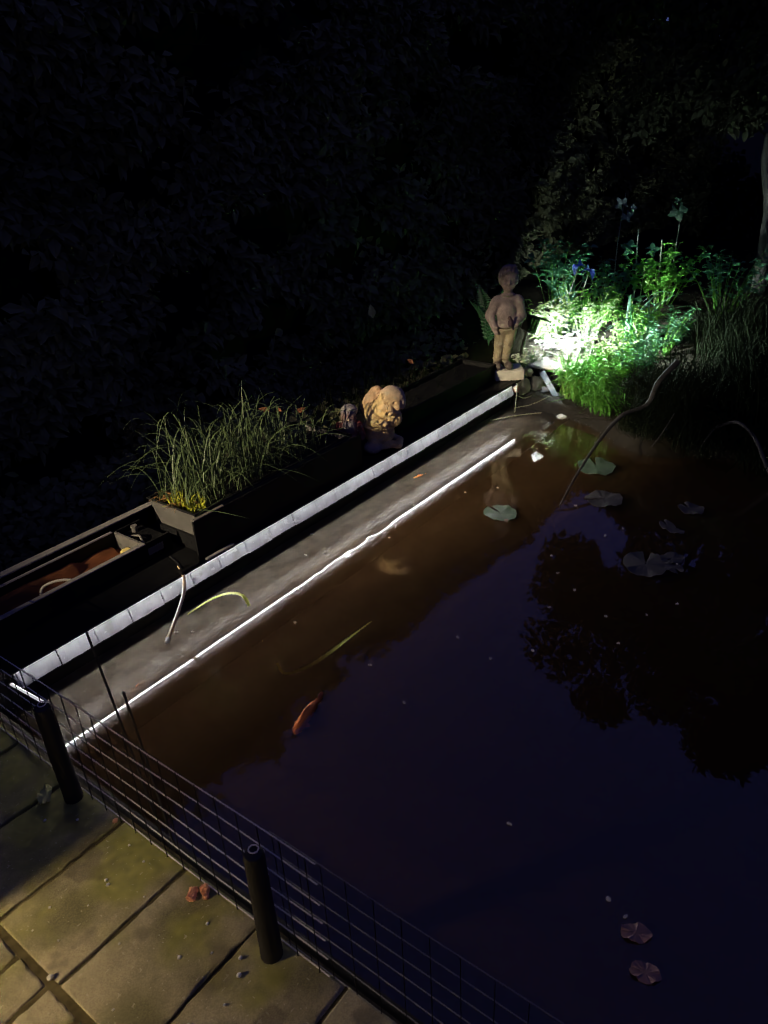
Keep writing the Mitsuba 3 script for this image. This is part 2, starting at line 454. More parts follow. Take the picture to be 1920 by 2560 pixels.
# water: a closed block of murky brown water with a gently rippled top
M['murk'] = {'type': 'homogeneous', 'albedo': {'type': 'rgb', 'value': [0.15, 0.085, 0.036]}, 'sigma_t': 26.0, 'phase': {'type': 'isotropic'}}
wx = np.unique(np.round(np.concatenate([np.arange(0.72, 1.5, 0.013), np.arange(1.5, 2.7, 0.011), np.arange(2.7, 4.5, 0.016)]), 4))
wy = np.unique(np.round(np.concatenate([np.linspace(-3.3, 0.0, 60), np.arange(0.0, 1.3, 0.014), np.arange(1.3, 2.28, 0.011)]), 4))
X, Y = np.meshgrid(wx, wy, indexing='ij')
P = np.stack([X, Y, X * 0], -1)
rip = np.exp(-((X - 2.28) / 0.25) ** 2 - ((Y - 1.88) / 0.18) ** 2) + 0.8 * np.exp(-((X - 1.85) / 0.22) ** 2 - ((Y - 1.68) / 0.16) ** 2)
wob = meshkit.fbm(P * [24, 40, 1], 3, 3) - 0.5
Z = 0.0015 * rip * wob + np.random.default_rng(8).normal(0, 1.6e-5, X.shape) * np.clip((1.95 - Y) / 0.3, 0.1, 1)
nx, ny = len(wx), len(wy)
v = np.concatenate([np.stack([X, Y, Z], -1).reshape(-1, 3), np.stack([X, Y, X * 0 - 0.66], -1).reshape(-1, 3)])
i, j = np.meshgrid(np.arange(nx - 1), np.arange(ny - 1), indexing='ij')
q = np.stack([i * ny + j, (i + 1) * ny + j, (i + 1) * ny + j + 1, i * ny + j + 1], -1).reshape(-1, 4)
N = nx * ny
rim = [a * ny for a in range(nx)] + [(nx - 1) * ny + b for b in range(1, ny)] + [a * ny + ny - 1 for a in range(nx - 2, -1, -1)] + [b for b in range(ny - 2, 0, -1)]
sides = np.array([(rim[k] + N, rim[(k + 1) % len(rim)] + N, rim[(k + 1) % len(rim)], rim[k]) for k in range(len(rim))])
M['mat_water'] = {'type': 'thindielectric', 'int_ior': 1.45}
water = mikit.ply((v, np.vstack([q, q[:, ::-1] + N, sides])), 'mat_water', smooth=30)
water['interior'] = {'type': 'ref', 'id': 'murk'}
scene['water'] = water
tag('water', 'murky brown pond water, mirror-still', kind='structure')

# a thin film of grey dust and pollen lies on the still water along the lit edging
def film_weight(p, n, uv):
    e = fbm(p.x * 5, p.y * 14, 6.0, 3)
    d = smoothstep(1.86, 2.06, p.y + 0.10 * (e - 0.5))
    return d * (0.07 + 0.15 * fbm(p.x * 22, p.y * 30, 2.0, 4)) * smoothstep(0.74, 0.9, p.x) * (1 - smoothstep(3.95, 4.2, p.x))


M['mat_film'] = {'type': 'blendbsdf', 'weight': proc(film_weight), 'clear': {'type': 'null'}, 'dust': {'type': 'twosided', 'bsdf': {'type': 'diffuse', 'reflectance': {'type': 'rgb', 'value': [0.46, 0.415, 0.29]}}}}
single('dust_film', ([(0.76, 1.80, 0.0025), (4.2, 1.80, 0.0025), (4.2, 2.235, 0.0025), (0.76, 2.235, 0.0025)], [(0, 1, 2), (0, 2, 3)]), 'mat_film', 'thin grey film of dust floating on the water along the lit edging', 'film', kind='stuff')

# patio: slabs with recessed mossy joints, bricks behind them
add('patio', box(-4.0, 0.685, -6.0, 2.2, 0.0, 0.0935), 'mat_moss')
tag('patio', 'concrete slab patio beside the pond', kind='structure')


def paver(x0, x1, y0, y1, top, rng):
    """A worn slab: chipped rim, tiny tilt."""
    b = 0.004
    nx_, ny_ = 14, 10
    u, w = np.meshgrid(np.linspace(0, 1, nx_), np.linspace(0, 1, ny_), indexing='ij')
    xs, ys = x0 + u * (x1 - x0), y0 + w * (y1 - y0)
    edge = np.minimum(np.minimum(u, 1 - u) * (x1 - x0), np.minimum(w, 1 - w) * (y1 - y0))
    tilt = rng.normal(0, 0.0015, 2)
    z = top + tilt[0] * (u - 0.5) + tilt[1] * (w - 0.5) + 0.0012 * (meshkit.fbm(np.stack([xs * 30, ys * 30, xs * 0], -1), 3, 1) - 0.5)
    rim_ = (u == 0) | (u == 1) | (w == 0) | (w == 1)
    z = z - np.where(rim_, b * (0.6 + 0.8 * rng.random(u.shape)), 0)
    xs = xs + np.where((u > 0) & (u < 1) & rim_, rng.normal(0, 0.0012, u.shape), 0)
    ys = ys + np.where(rim_, rng.normal(0, 0.0012, u.shape), 0)
    # pull the first inner ring towards the rim so the bevel is narrow
    for a, k, lo_, hi_ in ((xs, 0, x0, x1), (ys, 1, y0, y1)):
        n_ = (nx_, ny_)[k]
        sl = [slice(None), slice(None)]
        sl[k] = 1; a[tuple(sl)] = lo_ + 0.006 + rng.normal(0, 0.0008, a[tuple(sl)].shape)
        sl[k] = n_ - 2; a[tuple(sl)] = hi_ - 0.006 + rng.normal(0, 0.0008, a[tuple(sl)].shape)
    top_v = np.stack([xs, ys, z], -1).reshape(-1, 3)
    bot = top_v.copy(); bot[:, 2] = 0.06
    i, j = np.meshgrid(np.arange(nx_ - 1), np.arange(ny_ - 1), indexing='ij')
    q = np.stack([i * ny_ + j, (i + 1) * ny_ + j, (i + 1) * ny_ + j + 1, i * ny_ + j + 1], -1).reshape(-1, 4)
    rm = [a * ny_ for a in range(nx_)] + [(nx_ - 1) * ny_ + c for c in range(1, ny_)] + [a * ny_ + ny_ - 1 for a in range(nx_ - 2, -1, -1)] + [c for c in range(ny_ - 2, 0, -1)]
    NN = nx_ * ny_
    sd = np.array([(rm[k] + NN, rm[(k + 1) % len(rm)] + NN, rm[(k + 1) % len(rm)], rm[k]) for k in range(len(rm))])
    return np.vstack([top_v, bot]), np.vstack([q, sd])


rng = np.random.default_rng(3)
for k in range(-4, 4):
    y0 = 1.2 + 0.25 * k
    part('patio', 'slab', paver(0.326, 0.676, y0 + 0.004, y0 + 0.246, 0.1 + rng.normal(0, 0.0012), rng), 'mat_slab', smooth=40)
for k in range(-7, 6):
    y0 = 1.22 + 0.115 * k
    part('patio', 'brick', paver(0.085, 0.308, y0 + 0.006, y0 + 0.109, 0.099 + rng.normal(0, 0.0015), rng), 'mat_slab', smooth=40)
    part('patio', 'brick', paver(-0.145, 0.078, y0 + 0.006, y0 + 0.109, 0.099 + rng.normal(0, 0.0015), rng), 'mat_slab', smooth=40)

# ---------------------------------------------------------------- pond edge: cap, panels, LED strip
edge = thing('pond_edging', 'long lit edging of grey panels under a black cap beside the pond', 'pond edging')
part(edge, 'liner', box(0.74, 4.22, 2.236, 2.6, -0.66, 0.2095), 'mat_liner')
part(edge, 'cap', box(0.76, 4.16, 2.108, 2.62, 0.2105, 0.222, 0.003), 'mat_black_plastic')
xs = sorted(x for x in 3.853 - 0.145 * np.arange(-2, 22) if 0.80 < x < 4.12)
xs = [0.80] + xs + [4.12]
rng = np.random.default_rng(11)
for a, b in zip(xs[:-1], xs[1:]):
    # each panel leans a little differently and has a ragged lower edge
    n_ = 9
    u = np.linspace(a + 0.002, b - 0.002, n_)
    lean = 2.172 + rng.normal(0, 0.0012)
    lo_ = 0.0985 + 0.003 * rng.random(n_) + rng.normal(0, 0.001)
    bow = 0.0012 * np.sin(np.linspace(0, np.pi, n_)) * rng.normal(0, 1)
    front = np.concatenate([np.stack([u, lean + bow, lo_], 1), np.stack([u, lean + 0.0180 + bow, lo_ * 0 + 0.155], 1), np.stack([u, lean + 0.037 + 0 * bow, lo_ * 0 + 0.2095], 1)])
    back = front + [0, 0.006, 0]
    qs = []
    for r_ in range(2):
        for c in range(n_ - 1):
            p0 = r_ * n_ + c
            qs.append((p0, p0 + 1, p0 + n_ + 1, p0 + n_))
            qs.append((p0 + 3 * n_, p0 + 3 * n_ + n_, p0 + 3 * n_ + n_ + 1, p0 + 3 * n_ + 1))
    for c in range(n_ - 1):
        qs.append((c, c + 3 * n_, c + 1 + 3 * n_, c + 1))
    for r_ in range(2):
        for c in (0, n_ - 1):
            p0 = r_ * n_ + c
            qs.append((p0, p0 + n_, p0 + n_ + 3 * n_, p0 + 3 * n_))
    part(edge, 'panel', (np.vstack([front, back]), np.array(qs)), 'mat_panel')
pts = np.stack([np.linspace(0.80, 4.12, 170), 2.162 + 0.0006 * np.sin(np.linspace(0, 60, 170)), 0.2015 + 0.0005 * np.sin(np.linspace(0, 41, 170))], 1)
M['mat_led'] = pr((0.8, 0.8, 0.8), 0.4)
single('led_strip', tube(pts, 0.0036, 8), 'mat_led', 'long glowing white light strip hidden under the black cap of the pond edging', 'light strip',
       emitter={'type': 'area', 'radiance': {'type': 'rgb', 'value': [LED, LED * 0.92, LED * 0.96]}})
single('led_strip', tube([(0.762, 2.125, 0.172), (0.768, 2.04, 0.171), (0.775, 1.955, 0.168)], 0.005, 8), 'mat_led', 'short glowing end of light strip at the pond corner behind the wire fence', 'light strip',
       emitter={'type': 'area', 'radiance': {'type': 'rgb', 'value': [0.45, 0.43, 0.44]}})

# ---------------------------------------------------------------- filter trough on the left, grass trough, black troughs
fb = thing('filter_trough', 'open black filter trough with grey rims and rust brown inside, left of the grass', 'filter box')
part(fb, 'front_wall', box(-1.2, 1.55, 2.292, 2.304, 0.2225, 0.297), 'mat_black_plastic')
part(fb, 'rim', box(-1.2, 1.43, 2.284, 2.304, 0.2972, 0.304, 0.002), 'mat_rim', label='pale front rim of the filter trough')
part(fb, 'rim', box(-1.2, 1.66, 2.522, 2.556, 0.305, 0.313, 0.002), 'mat_rim', label='wide back rim of the filter trough')
part(fb, 'rim', box(-1.2, 1.42, 2.476, 2.490, 0.2972, 0.303, 0.002), 'mat_rim', label='narrow inner rim of the filter trough')
part(fb, 'back_wall', box(-1.2, 1.55, 2.478, 2.488, 0.2225, 0.297), 'mat_black_plastic')
part(fb, 'outer_wall', box(-1.2, 1.66, 2.530, 2.548, 0.06, 0.305), 'mat_black_plastic')
part(fb, 'divider', box(1.425, 1.435, 2.305, 2.476, 0.2225, 0.299), 'mat_grey_plastic')
part(fb, 'lid', box(1.437, 1.552, 2.305, 2.52, 0.268, 0.276, 0.002), 'mat_black_plastic')
part(fb, 'knob', cat([cyl((1.50, 2.45, 0.276), (1.50, 2.45, 0.296), 0.011), cyl((1.50, 2.45, 0.296), (1.50, 2.45, 0.303), 0.0135)]), 'mat_grey_plastic', smooth=40)
part(fb, 'strap', tube(curve([(1.455, 2.43, 0.279), (1.47, 2.38, 0.292), (1.455, 2.34, 0.285), (1.445, 2.30, 0.262)], 16), 0.005, 8), 'mat_grey_plastic', smooth=50)
# wavy brown filter mat against the inner back wall
n_ = 60
u = np.linspace(-1.2, 1.40, n_)
ht = 0.268 + 0.014 * (meshkit.fbm(np.stack([u * 9, u * 0, u * 0], -1), 3, 4) - 0.5) * 2 - 0.02 * (u > 1.25)
yy = 2.452 + 0.012 * (meshkit.fbm(np.stack([u * 14, u * 0 + 5, u * 0], -1), 3, 6) - 0.5)
v = np.concatenate([np.stack([u, yy - 0.03, u * 0 + 0.2225], 1), np.stack([u, yy, ht - 0.01], 1), np.stack([u, yy + 0.010, ht], 1), np.stack([u, yy * 0 + 2.477, ht], 1)])
part(fb, 'filter_mat', (v, np.array([(r_ * n_ + c, r_ * n_ + c + 1, (r_ + 1) * n_ + c + 1, (r_ + 1) * n_ + c) for r_ in range(3) for c in range(n_ - 1)])), 'mat_rust', smooth=True, label='rust brown filter mat inside the trough')
part(fb, 'sponge', box(1.385, 1.424, 2.315, 2.40, 0.2225, 0.262, 0.006), 'mat_sponge', smooth=30, label='yellow sponge block against the divider')
part(fb, 'floor', box(-1.2, 1.55, 2.306, 2.476, 0.2225, 0.228), 'mat_rust')
part(fb, 'tube', tube(curve([(1.03, 2.36, 0.24), (1.05, 2.37, 0.285), (1.10, 2.345, 0.297), (1.14, 2.315, 0.285), (1.15, 2.31, 0.25)], 20), 0.005, 8), 'mat_white_tube', smooth=50, label='short pale tube bent inside the trough')


def trough(name, label, x0, x1, y0, y1, z0, z1, taper, mat, soil='mat_liner'):
    t = thing(name, label, 'planter')
    c = [((x0 + taper, x1 - taper), (y0 + taper, y1 - taper), z0), ((x0, x1), (y0, y1), z1)]
    ring = lambda q, d: np.array([(q[0][0] + d, q[1][0] + d, q[2]), (q[0][1] - d, q[1][0] + d, q[2]), (q[0][1] - d, q[1][1] - d, q[2]), (q[0][0] + d, q[1][1] - d, q[2])])
    v = np.vstack([ring(c[0], 0), ring(c[1], 0), ring(c[1], 0.006), ring(c[0], 0.006) + [0, 0, 0.01]])
    f = [(a + 4 * l, (a + 1) % 4 + 4 * l, (a + 1) % 4 + 4 * l + 4, a + 4 * l + 4) for l in range(3) for a in range(4)] + [(12, 13, 14, 15), (3, 2, 1, 0)]
    part(t, 'body', (v, np.array(f)), mat)
    rimm = cat([box(x0 - 0.006, x1 + 0.006, y0 - 0.006, y0 + 0.004, z1, z1 + 0.008, 0.002), box(x0 - 0.006, x1 + 0.006, y1 - 0.004, y1 + 0.006, z1, z1 + 0.008, 0.002),
                box(x0 - 0.006, x0 + 0.004, y0 + 0.005, y1 - 0.005, z1, z1 + 0.008, 0.002), box(x1 - 0.004, x1 + 0.006, y0 + 0.005, y1 - 0.005, z1, z1 + 0.008, 0.002)])
    part(t, 'rim', rimm, 'mat_black_plastic')
    u_, w_ = np.meshgrid(np.linspace(x0 + 0.007, x1 - 0.007, 40), np.linspace(y0 + 0.007, y1 - 0.007, 14), indexing='ij')
    zz = z1 - 0.02 + 0.02 * (meshkit.fbm(np.stack([u_ * 25, w_ * 25, u_ * 0], -1), 3, 3) - 0.5)
    i, j = np.meshgrid(np.arange(39), np.arange(13), indexing='ij')
    part(t, 'soil', (np.stack([u_, w_, zz], -1).reshape(-1, 3), np.stack([i * 14 + j, (i + 1) * 14 + j, (i + 1) * 14 + j + 1, i * 14 + j + 1], -1).reshape(-1, 4)), soil, smooth=True)
    return t


tr = trough('grass_trough', 'dark grey tapered plastic trough full of arching grass', 1.575, 2.5, 2.150, 2.425, 0.285, 0.395, 0.022, 'mat_grey_plastic')
scene[tr + '__body']['bsdf'] = {'type': 'ref', 'id': 'mat_pot'}
part(tr, 'stand', box(1.585, 2.48, 2.19, 2.4, 0.2222, 0.2845), 'mat_black_plastic')
bb = thing('black_screen_board', 'black upright board in front of the grass trough with a pale top edge', 'board')
part(bb, 'board', box(1.545, 2.55, 2.128, 2.136, 0.2225, 0.388, 0.001), 'mat_black_plastic')
part(bb, 'top_edge', box(1.545, 1.70, 2.124, 2.140, 0.3885, 0.393, 0.001), 'mat_grey_plastic')
single('paper_label', box(1.44, 1.51, 2.2895, 2.2915, 0.245, 0.275, 0.0006), 'mat_grey_plastic', 'faint grey rectangular plate on the black trough front beside the hose clamp', 'plate')
single('wood_offcut', box(1.56, 1.70, 2.10, 2.116, 0.2225, 0.230, 0.002), 'mat_rim', 'short grey strip lying on the black cap right of the hose clamp', 'strip')
trough('long_black_trough', 'long black trough behind the pond cap left of the child statue', 2.98, 3.99, 2.235, 2.47, 0.2225, 0.315, 0.01, 'mat_black_plastic', 'mat_liner')

# ---------------------------------------------------------------- grass in the trough
rng = np.random.default_rng(21)
for gi, (x0, x1, n_, hh, lab) in enumerate([(1.60, 2.12, 230, 0.34, 'tall clump of thin arching grass at the near end of the grey trough'), (2.08, 2.40, 90, 0.20, 'shorter dim clump of grass at the far end of the grey trough')]):
    g = thing('ornamental_grass', lab, 'grass')
    root = np.stack([rng.uniform(x0, x1, n_), rng.uniform(2.18, 2.40, n_), np.full(n_, 0.372)], 1)
    lean = rng.uniform(0, 2 * np.pi, n_)
    part(g, 'blade', blades(root, lean, hh * rng.uniform(0.15, 1.05, n_), hh * rng.uniform(0.1, 1.05, n_), rng.uniform(0.0028, 0.007, n_), 11, rng.uniform(0.1, 2.2, n_), rng), 'mat_sedge', kind='stuff')
    if gi == 0:
        m_ = 80
        root = np.stack([rng.uniform(1.59, 1.66, m_), rng.uniform(2.17, 2.32, m_), np.full(m_, 0.38)], 1)
        part(g, 'young_shoot', blades(root, rng.uniform(0, 6.28, m_), rng.uniform(0.02, 0.075, m_), rng.uniform(0.01, 0.05, m_), rng.uniform(0.004, 0.009, m_), 6, 0.4, rng), 'mat_sedge_low', kind='stuff', label='bright yellow-green young shoots')
        root = np.stack([rng.uniform(1.585, 1.66, m_), rng.uniform(2.26, 2.41, m_), np.full(m_, 0.385)], 1)
        part(g, 'dead_blade', blades(root, rng.uniform(2.0, 5.0, m_), rng.uniform(0.005, 0.03, m_), rng.uniform(0.02, 0.08, m_), rng.uniform(0.003, 0.006, m_), 6, 0.9, rng), 'mat_straw', kind='stuff', label='dry brown blades at the foot of the clump')
    # single long blades that stand out of the clump
    arcs = [((1.66, 2.35, 0.39), -2.5 + 5.3, 0.40, 0.16), ((1.62, 2.33, 0.39), 2.2, 0.20, 0.22), ((1.62, 2.36, 0.39), 2.5, 0.14, 0.20), ((1.75, 2.2, 0.39), -1.2, 0.13, 0.22),
            ((1.95, 2.2, 0.39), -1.0, 0.16, 0.26), ((1.80, 2.2, 0.39), -1.7, 0.10, 0.18), ((1.72, 2.3, 0.39), 1.9, 0.27, 0.25), ((2.0, 2.3, 0.39), 0.4, 0.40, 0.05)] if gi == 0 else [((2.25, 2.2, 0.39), -1.3, 0.12, 0.24), ((2.3, 2.2, 0.39), -1.0, 0.10, 0.26), ((2.4, 2.3, 0.39), -0.6, 0.22, 0.22)]
    for _ in range(46 if gi == 0 else 16):
        arcs.append(((rng.uniform(x0, x1), rng.uniform(2.18, 2.4), 0.385), rng.uniform(0, 6.283), rng.uniform(0.06, 0.27), rng.uniform(0.14, 0.34)))
    for (r0, az, h_, rc) in arcs:
        part(g, 'long_blade', blades(np.array([r0]), np.array([az]), h_, rc, rng.uniform(0.005, 0.0075), 14, rng.uniform(0.7, 1.9) if rc > 0.1 else 0.2, rng), 'mat_sedge')

# ---------------------------------------------------------------- statues
IMX, IMY = np.array([0.62, -0.785, 0]), np.array([0.785, 0.62, 0])
STATUE_RZ = math.atan2(-0.785, 0.62)


def E(c, r, rot=None): return lambda p: sd_ellipsoid(p, c, r, rot)
def Cp(a, b, ra, rb=None): return lambda p: sd_capsule(p, a, b, ra, ra if rb is None else rb)
def Bx(c, h, rad): return lambda p: sd_box(p, c, h, rad)


JACK, TROU, SKIN, SHOE, HAIR = (0.23, 0.185, 0.175), (0.25, 0.21, 0.135), (0.29, 0.225, 0.20), (0.10, 0.08, 0.07), (0.17, 0.13, 0.125)
EYEC = (0.10, 0.07, 0.06)
boy = [
    (E((0.0, 0, 0.345), (0.074, 0.056, 0.10)), JACK), (Cp((-0.066, 0, 0.425), (0.072, 0, 0.425), 0.034), JACK), (E((0, -0.004, 0.28), (0.085, 0.066, 0.035)), JACK),
    (E((0, 0, 0.258), (0.078, 0.06, 0.045)), TROU),
    (Cp((-0.082, 0, 0.412), (-0.122, 0.004, 0.335), 0.036, 0.032), JACK), (Cp((-0.122, 0.004, 0.335), (-0.095, -0.04, 0.272), 0.031, 0.024), JACK),
    (Cp((0.088, 0, 0.412), (0.108, -0.004, 0.325), 0.036, 0.033), JACK), (Cp((0.108, -0.004, 0.325), (0.055, -0.066, 0.290), 0.032, 0.025), JACK),
    (Cp((-0.037, 0, 0.24), (-0.052, -0.012, 0.15), 0.044, 0.036), TROU), (Cp((-0.052, -0.012, 0.15), (-0.062, 0.0, 0.055), 0.034, 0.030), TROU),
    (Cp((0.036, 0, 0.24), (0.012, -0.014, 0.15), 0.045, 0.037), TROU), (Cp((0.012, -0.014, 0.15), (0.0, 0.004, 0.055), 0.035, 0.031), TROU),
    (Cp((0.0, 0.012, 0.028), (0.020, -0.058, 0.022), 0.029, 0.026), SHOE, 0.004), (Cp((-0.064, 0.012, 0.028), (-0.066, -0.056, 0.022), 0.028, 0.025), SHOE, 0.004),
    (Cp((0.004, 0, 0.455), (0.008, 0, 0.50), 0.031, 0.030), SKIN, 0.006), (E((0.004, -0.002, 0.462), (0.050, 0.044, 0.012)), JACK, 0.004),
    (E((0.010, 0, 0.560), (0.062, 0.066, 0.068)), SKIN, 0.008), (E((0.005, -0.016, 0.528), (0.049, 0.046, 0.044)), SKIN, 0.014), (E((0.004, -0.040, 0.500), (0.020, 0.018, 0.014)), SKIN, 0.010),
    (E((0.003, -0.069, 0.536), (0.0085, 0.012, 0.010)), SKIN, 0.005), (Cp((0.003, -0.060, 0.556), (0.003, -0.068, 0.540), 0.006, 0.007), SKIN, 0.006),
    (E((-0.026, -0.049, 0.526), (0.017, 0.013, 0.015)), SKIN, 0.008), (E((0.033, -0.049, 0.526), (0.017, 0.013, 0.015)), SKIN, 0.008),
    (E((0.003, -0.057, 0.511), (0.013, 0.008, 0.004)), SKIN, 0.003), (E((0.003, -0.056, 0.504), (0.011, 0.008, 0.004)), SKIN, 0.003),
    (E((-0.018, -0.064, 0.552), (0.011, 0.012, 0.007)), None, 0.004), (E((0.026, -0.064, 0.552), (0.011, 0.012, 0.007)), None, 0.004), (E((0.003, -0.065, 0.5075), (0.014, 0.010, 0.0018)), None, 0.002),
    (E((-0.018, -0.054, 0.552), (0.007, 0.006, 0.006)), EYEC, 0.002), (E((0.026, -0.054, 0.552), (0.007, 0.006, 0.006)), EYEC, 0.002),
    (E((0.012, 0.012, 0.585), (0.066, 0.064, 0.054)), HAIR, 0.004), (E((0.060, 0.012, 0.556), (0.022, 0.044, 0.042)), HAIR, 0.006), (E((-0.042, 0.014, 0.560), (0.022, 0.042, 0.042)), HAIR, 0.006),
    (E((-0.050, -0.004, 0.540), (0.008, 0.013, 0.016)), SKIN, 0.004), (E((0.070, -0.006, 0.538), (0.008, 0.013, 0.016)), SKIN, 0.004),
    (E((-0.034, -0.04, 0.59), (0.016, 0.0128, 0.0099), rotxyz(0.4, 0.5, -0.6)), HAIR, 0.004),
    (E((-0.014, -0.051, 0.602), (0.017, 0.0136, 0.0105), rotxyz(0.4, -0.5, 0.0)), HAIR, 0.004),
    (E((0.008, -0.053, 0.606), (0.016, 0.0128, 0.0099), rotxyz(0.4, 0.5, 0.6)), HAIR, 0.004),
    (E((0.028, -0.05, 0.603), (0.017, 0.0136, 0.0105), rotxyz(0.4, -0.5, -0.6)), HAIR, 0.004),
    (E((0.048, -0.038, 0.592), (0.017, 0.0136, 0.0105), rotxyz(0.4, 0.5, 0.0)), HAIR, 0.004),
    (E((-0.02, -0.03, 0.628), (0.018, 0.0144, 0.0112), rotxyz(0.4, -0.5, 0.6)), HAIR, 0.004),
    (E((0.01, -0.034, 0.628), (0.018, 0.0144, 0.0112), rotxyz(0.4, 0.5, -0.6)), HAIR, 0.004),
    (E((0.04, -0.024, 0.628), (0.018, 0.0144, 0.0112), rotxyz(0.4, -0.5, 0.0)), HAIR, 0.004),
    (E((0.012, 0.0, 0.630), (0.018, 0.0144, 0.0112), rotxyz(0.4, 0.5, 0.6)), HAIR, 0.004),
    (E((0.062, -0.018, 0.574), (0.015, 0.0120, 0.0093), rotxyz(0.4, -0.5, -0.6)), HAIR, 0.004),
    (E((-0.046, -0.02, 0.574), (0.014, 0.0112, 0.0087), rotxyz(0.4, 0.5, 0.0)), HAIR, 0.004),
    # folds, trouser cuffs, parting of the jacket
    (Cp((-0.012, -0.075, 0.40), (-0.006, -0.075, 0.27), 0.003), None, 0.005), (E((-0.062, 0, 0.062), (0.037, 0.037, 0.010)), TROU, 0.003), (E((0.0, 0.004, 0.062), (0.038, 0.038, 0.010)), TROU, 0.003),
    (Cp((-0.07, -0.055, 0.36), (-0.03, -0.065, 0.31), 0.004), None, 0.006), (Cp((-0.035, -0.062, 0.445), (-0.012, -0.068, 0.39), 0.004), None, 0.005), (Cp((0.040, -0.062, 0.445), (-0.004, -0.068, 0.39), 0.004), None, 0.005), (E((0.0, -0.004, 0.262), (0.083, 0.066, 0.006)), None, 0.004), (Cp((-0.115, -0.03, 0.33), (-0.09, -0.03, 0.35), 0.004), None, 0.005), (Cp((0.118, -0.03, 0.33), (0.085, -0.035, 0.345), 0.004), None, 0.005), (Cp((-0.08, -0.04, 0.17), (-0.03, -0.055, 0.155), 0.004), None, 0.006), (Cp((0.05, -0.045, 0.165), (0.0, -0.055, 0.15), 0.004), None, 0.006), (Cp((-0.09, -0.03, 0.10), (-0.04, -0.045, 0.088), 0.004), None, 0.006), (Cp((0.03, -0.03, 0.10), (-0.02, -0.045, 0.085), 0.004), None, 0.006), (Cp((0.075, -0.05, 0.37), (0.04, -0.065, 0.335), 0.003), None, 0.006),
]
for hx, hy, hz, dx, sg in ((-0.092, -0.048, 0.262, 0.010, -1), (0.040, -0.078, 0.284, -0.012, 1)):
    boy.append((E((hx, hy, hz), (0.019, 0.014, 0.019)), SKIN, 0.006))
    for q_, (o, ln) in enumerate(((-0.013, 0.016), (-0.0045, 0.020), (0.0045, 0.021), (0.013, 0.018))):
        if sg < 0:
            boy.append((Cp((hx + o, hy - 0.006, hz - 0.010), (hx + o + dx, hy - 0.012, hz - 0.012 - ln), 0.0052, 0.0042), SKIN, 0.003))
        else:
            boy.append((Cp((hx - 0.006, hy - 0.008, hz + o), (hx - 0.010 - ln, hy - 0.014, hz + o + 0.004), 0.0052, 0.0042), SKIN, 0.003))
    boy.append((Cp((hx + 0.012, hy - 0.004, hz + 0.006), (hx + 0.016 * -sg, hy - 0.022, hz + 0.014), 0.0058, 0.0048), SKIN, 0.003))
LOHI = ((-0.175, -0.125, -0.012), (0.165, 0.115, 0.66))
bm, bc = sculpt(boy, 0.0045, 0.014, 0.0030, 70.0)
bm.apply_scale([0.82, 0.9, 0.95])
BOY = (4.075, 2.215, 0.285)
bs = thing('child_statue', 'weathered statue of a standing child holding a dark bird, beside the flood lamp', 'statue')
part(bs, 'body', placed(bm, BOY, STATUE_RZ), 'mat_painted', smooth=True, color=bc)
part(bs, 'plinth', placed(box(-0.072, 0.105, -0.085, 0.07, -0.0625, -0.001, 0.006), BOY, STATUE_RZ), 'mat_rock_pale', smooth=30)
LOHI = ((-0.06, -0.14, 0.24), (0.07, -0.04, 0.37))
birdm, birdc = sculpt([(E((0.012, -0.098, 0.305), (0.020, 0.019, 0.028)), (0.05, 0.03, 0.04)), (E((0.004, -0.102, 0.336), (0.013, 0.013, 0.013)), (0.05, 0.03, 0.04)), (Cp((-0.008, -0.108, 0.337), (-0.016, -0.112, 0.335), 0.004, 0.001), (0.12, 0.08, 0.05), 0.002), (Cp((0.022, -0.092, 0.285), (0.036, -0.086, 0.262), 0.010, 0.005), (0.04, 0.025, 0.04))], 0.003, 0.008)
part(bs, 'bird', placed(birdm.copy().apply_scale([0.82, 0.9, 0.95]), BOY, STATUE_RZ), 'mat_painted', smooth=True, color=birdc, label='small dark bird in the hands')

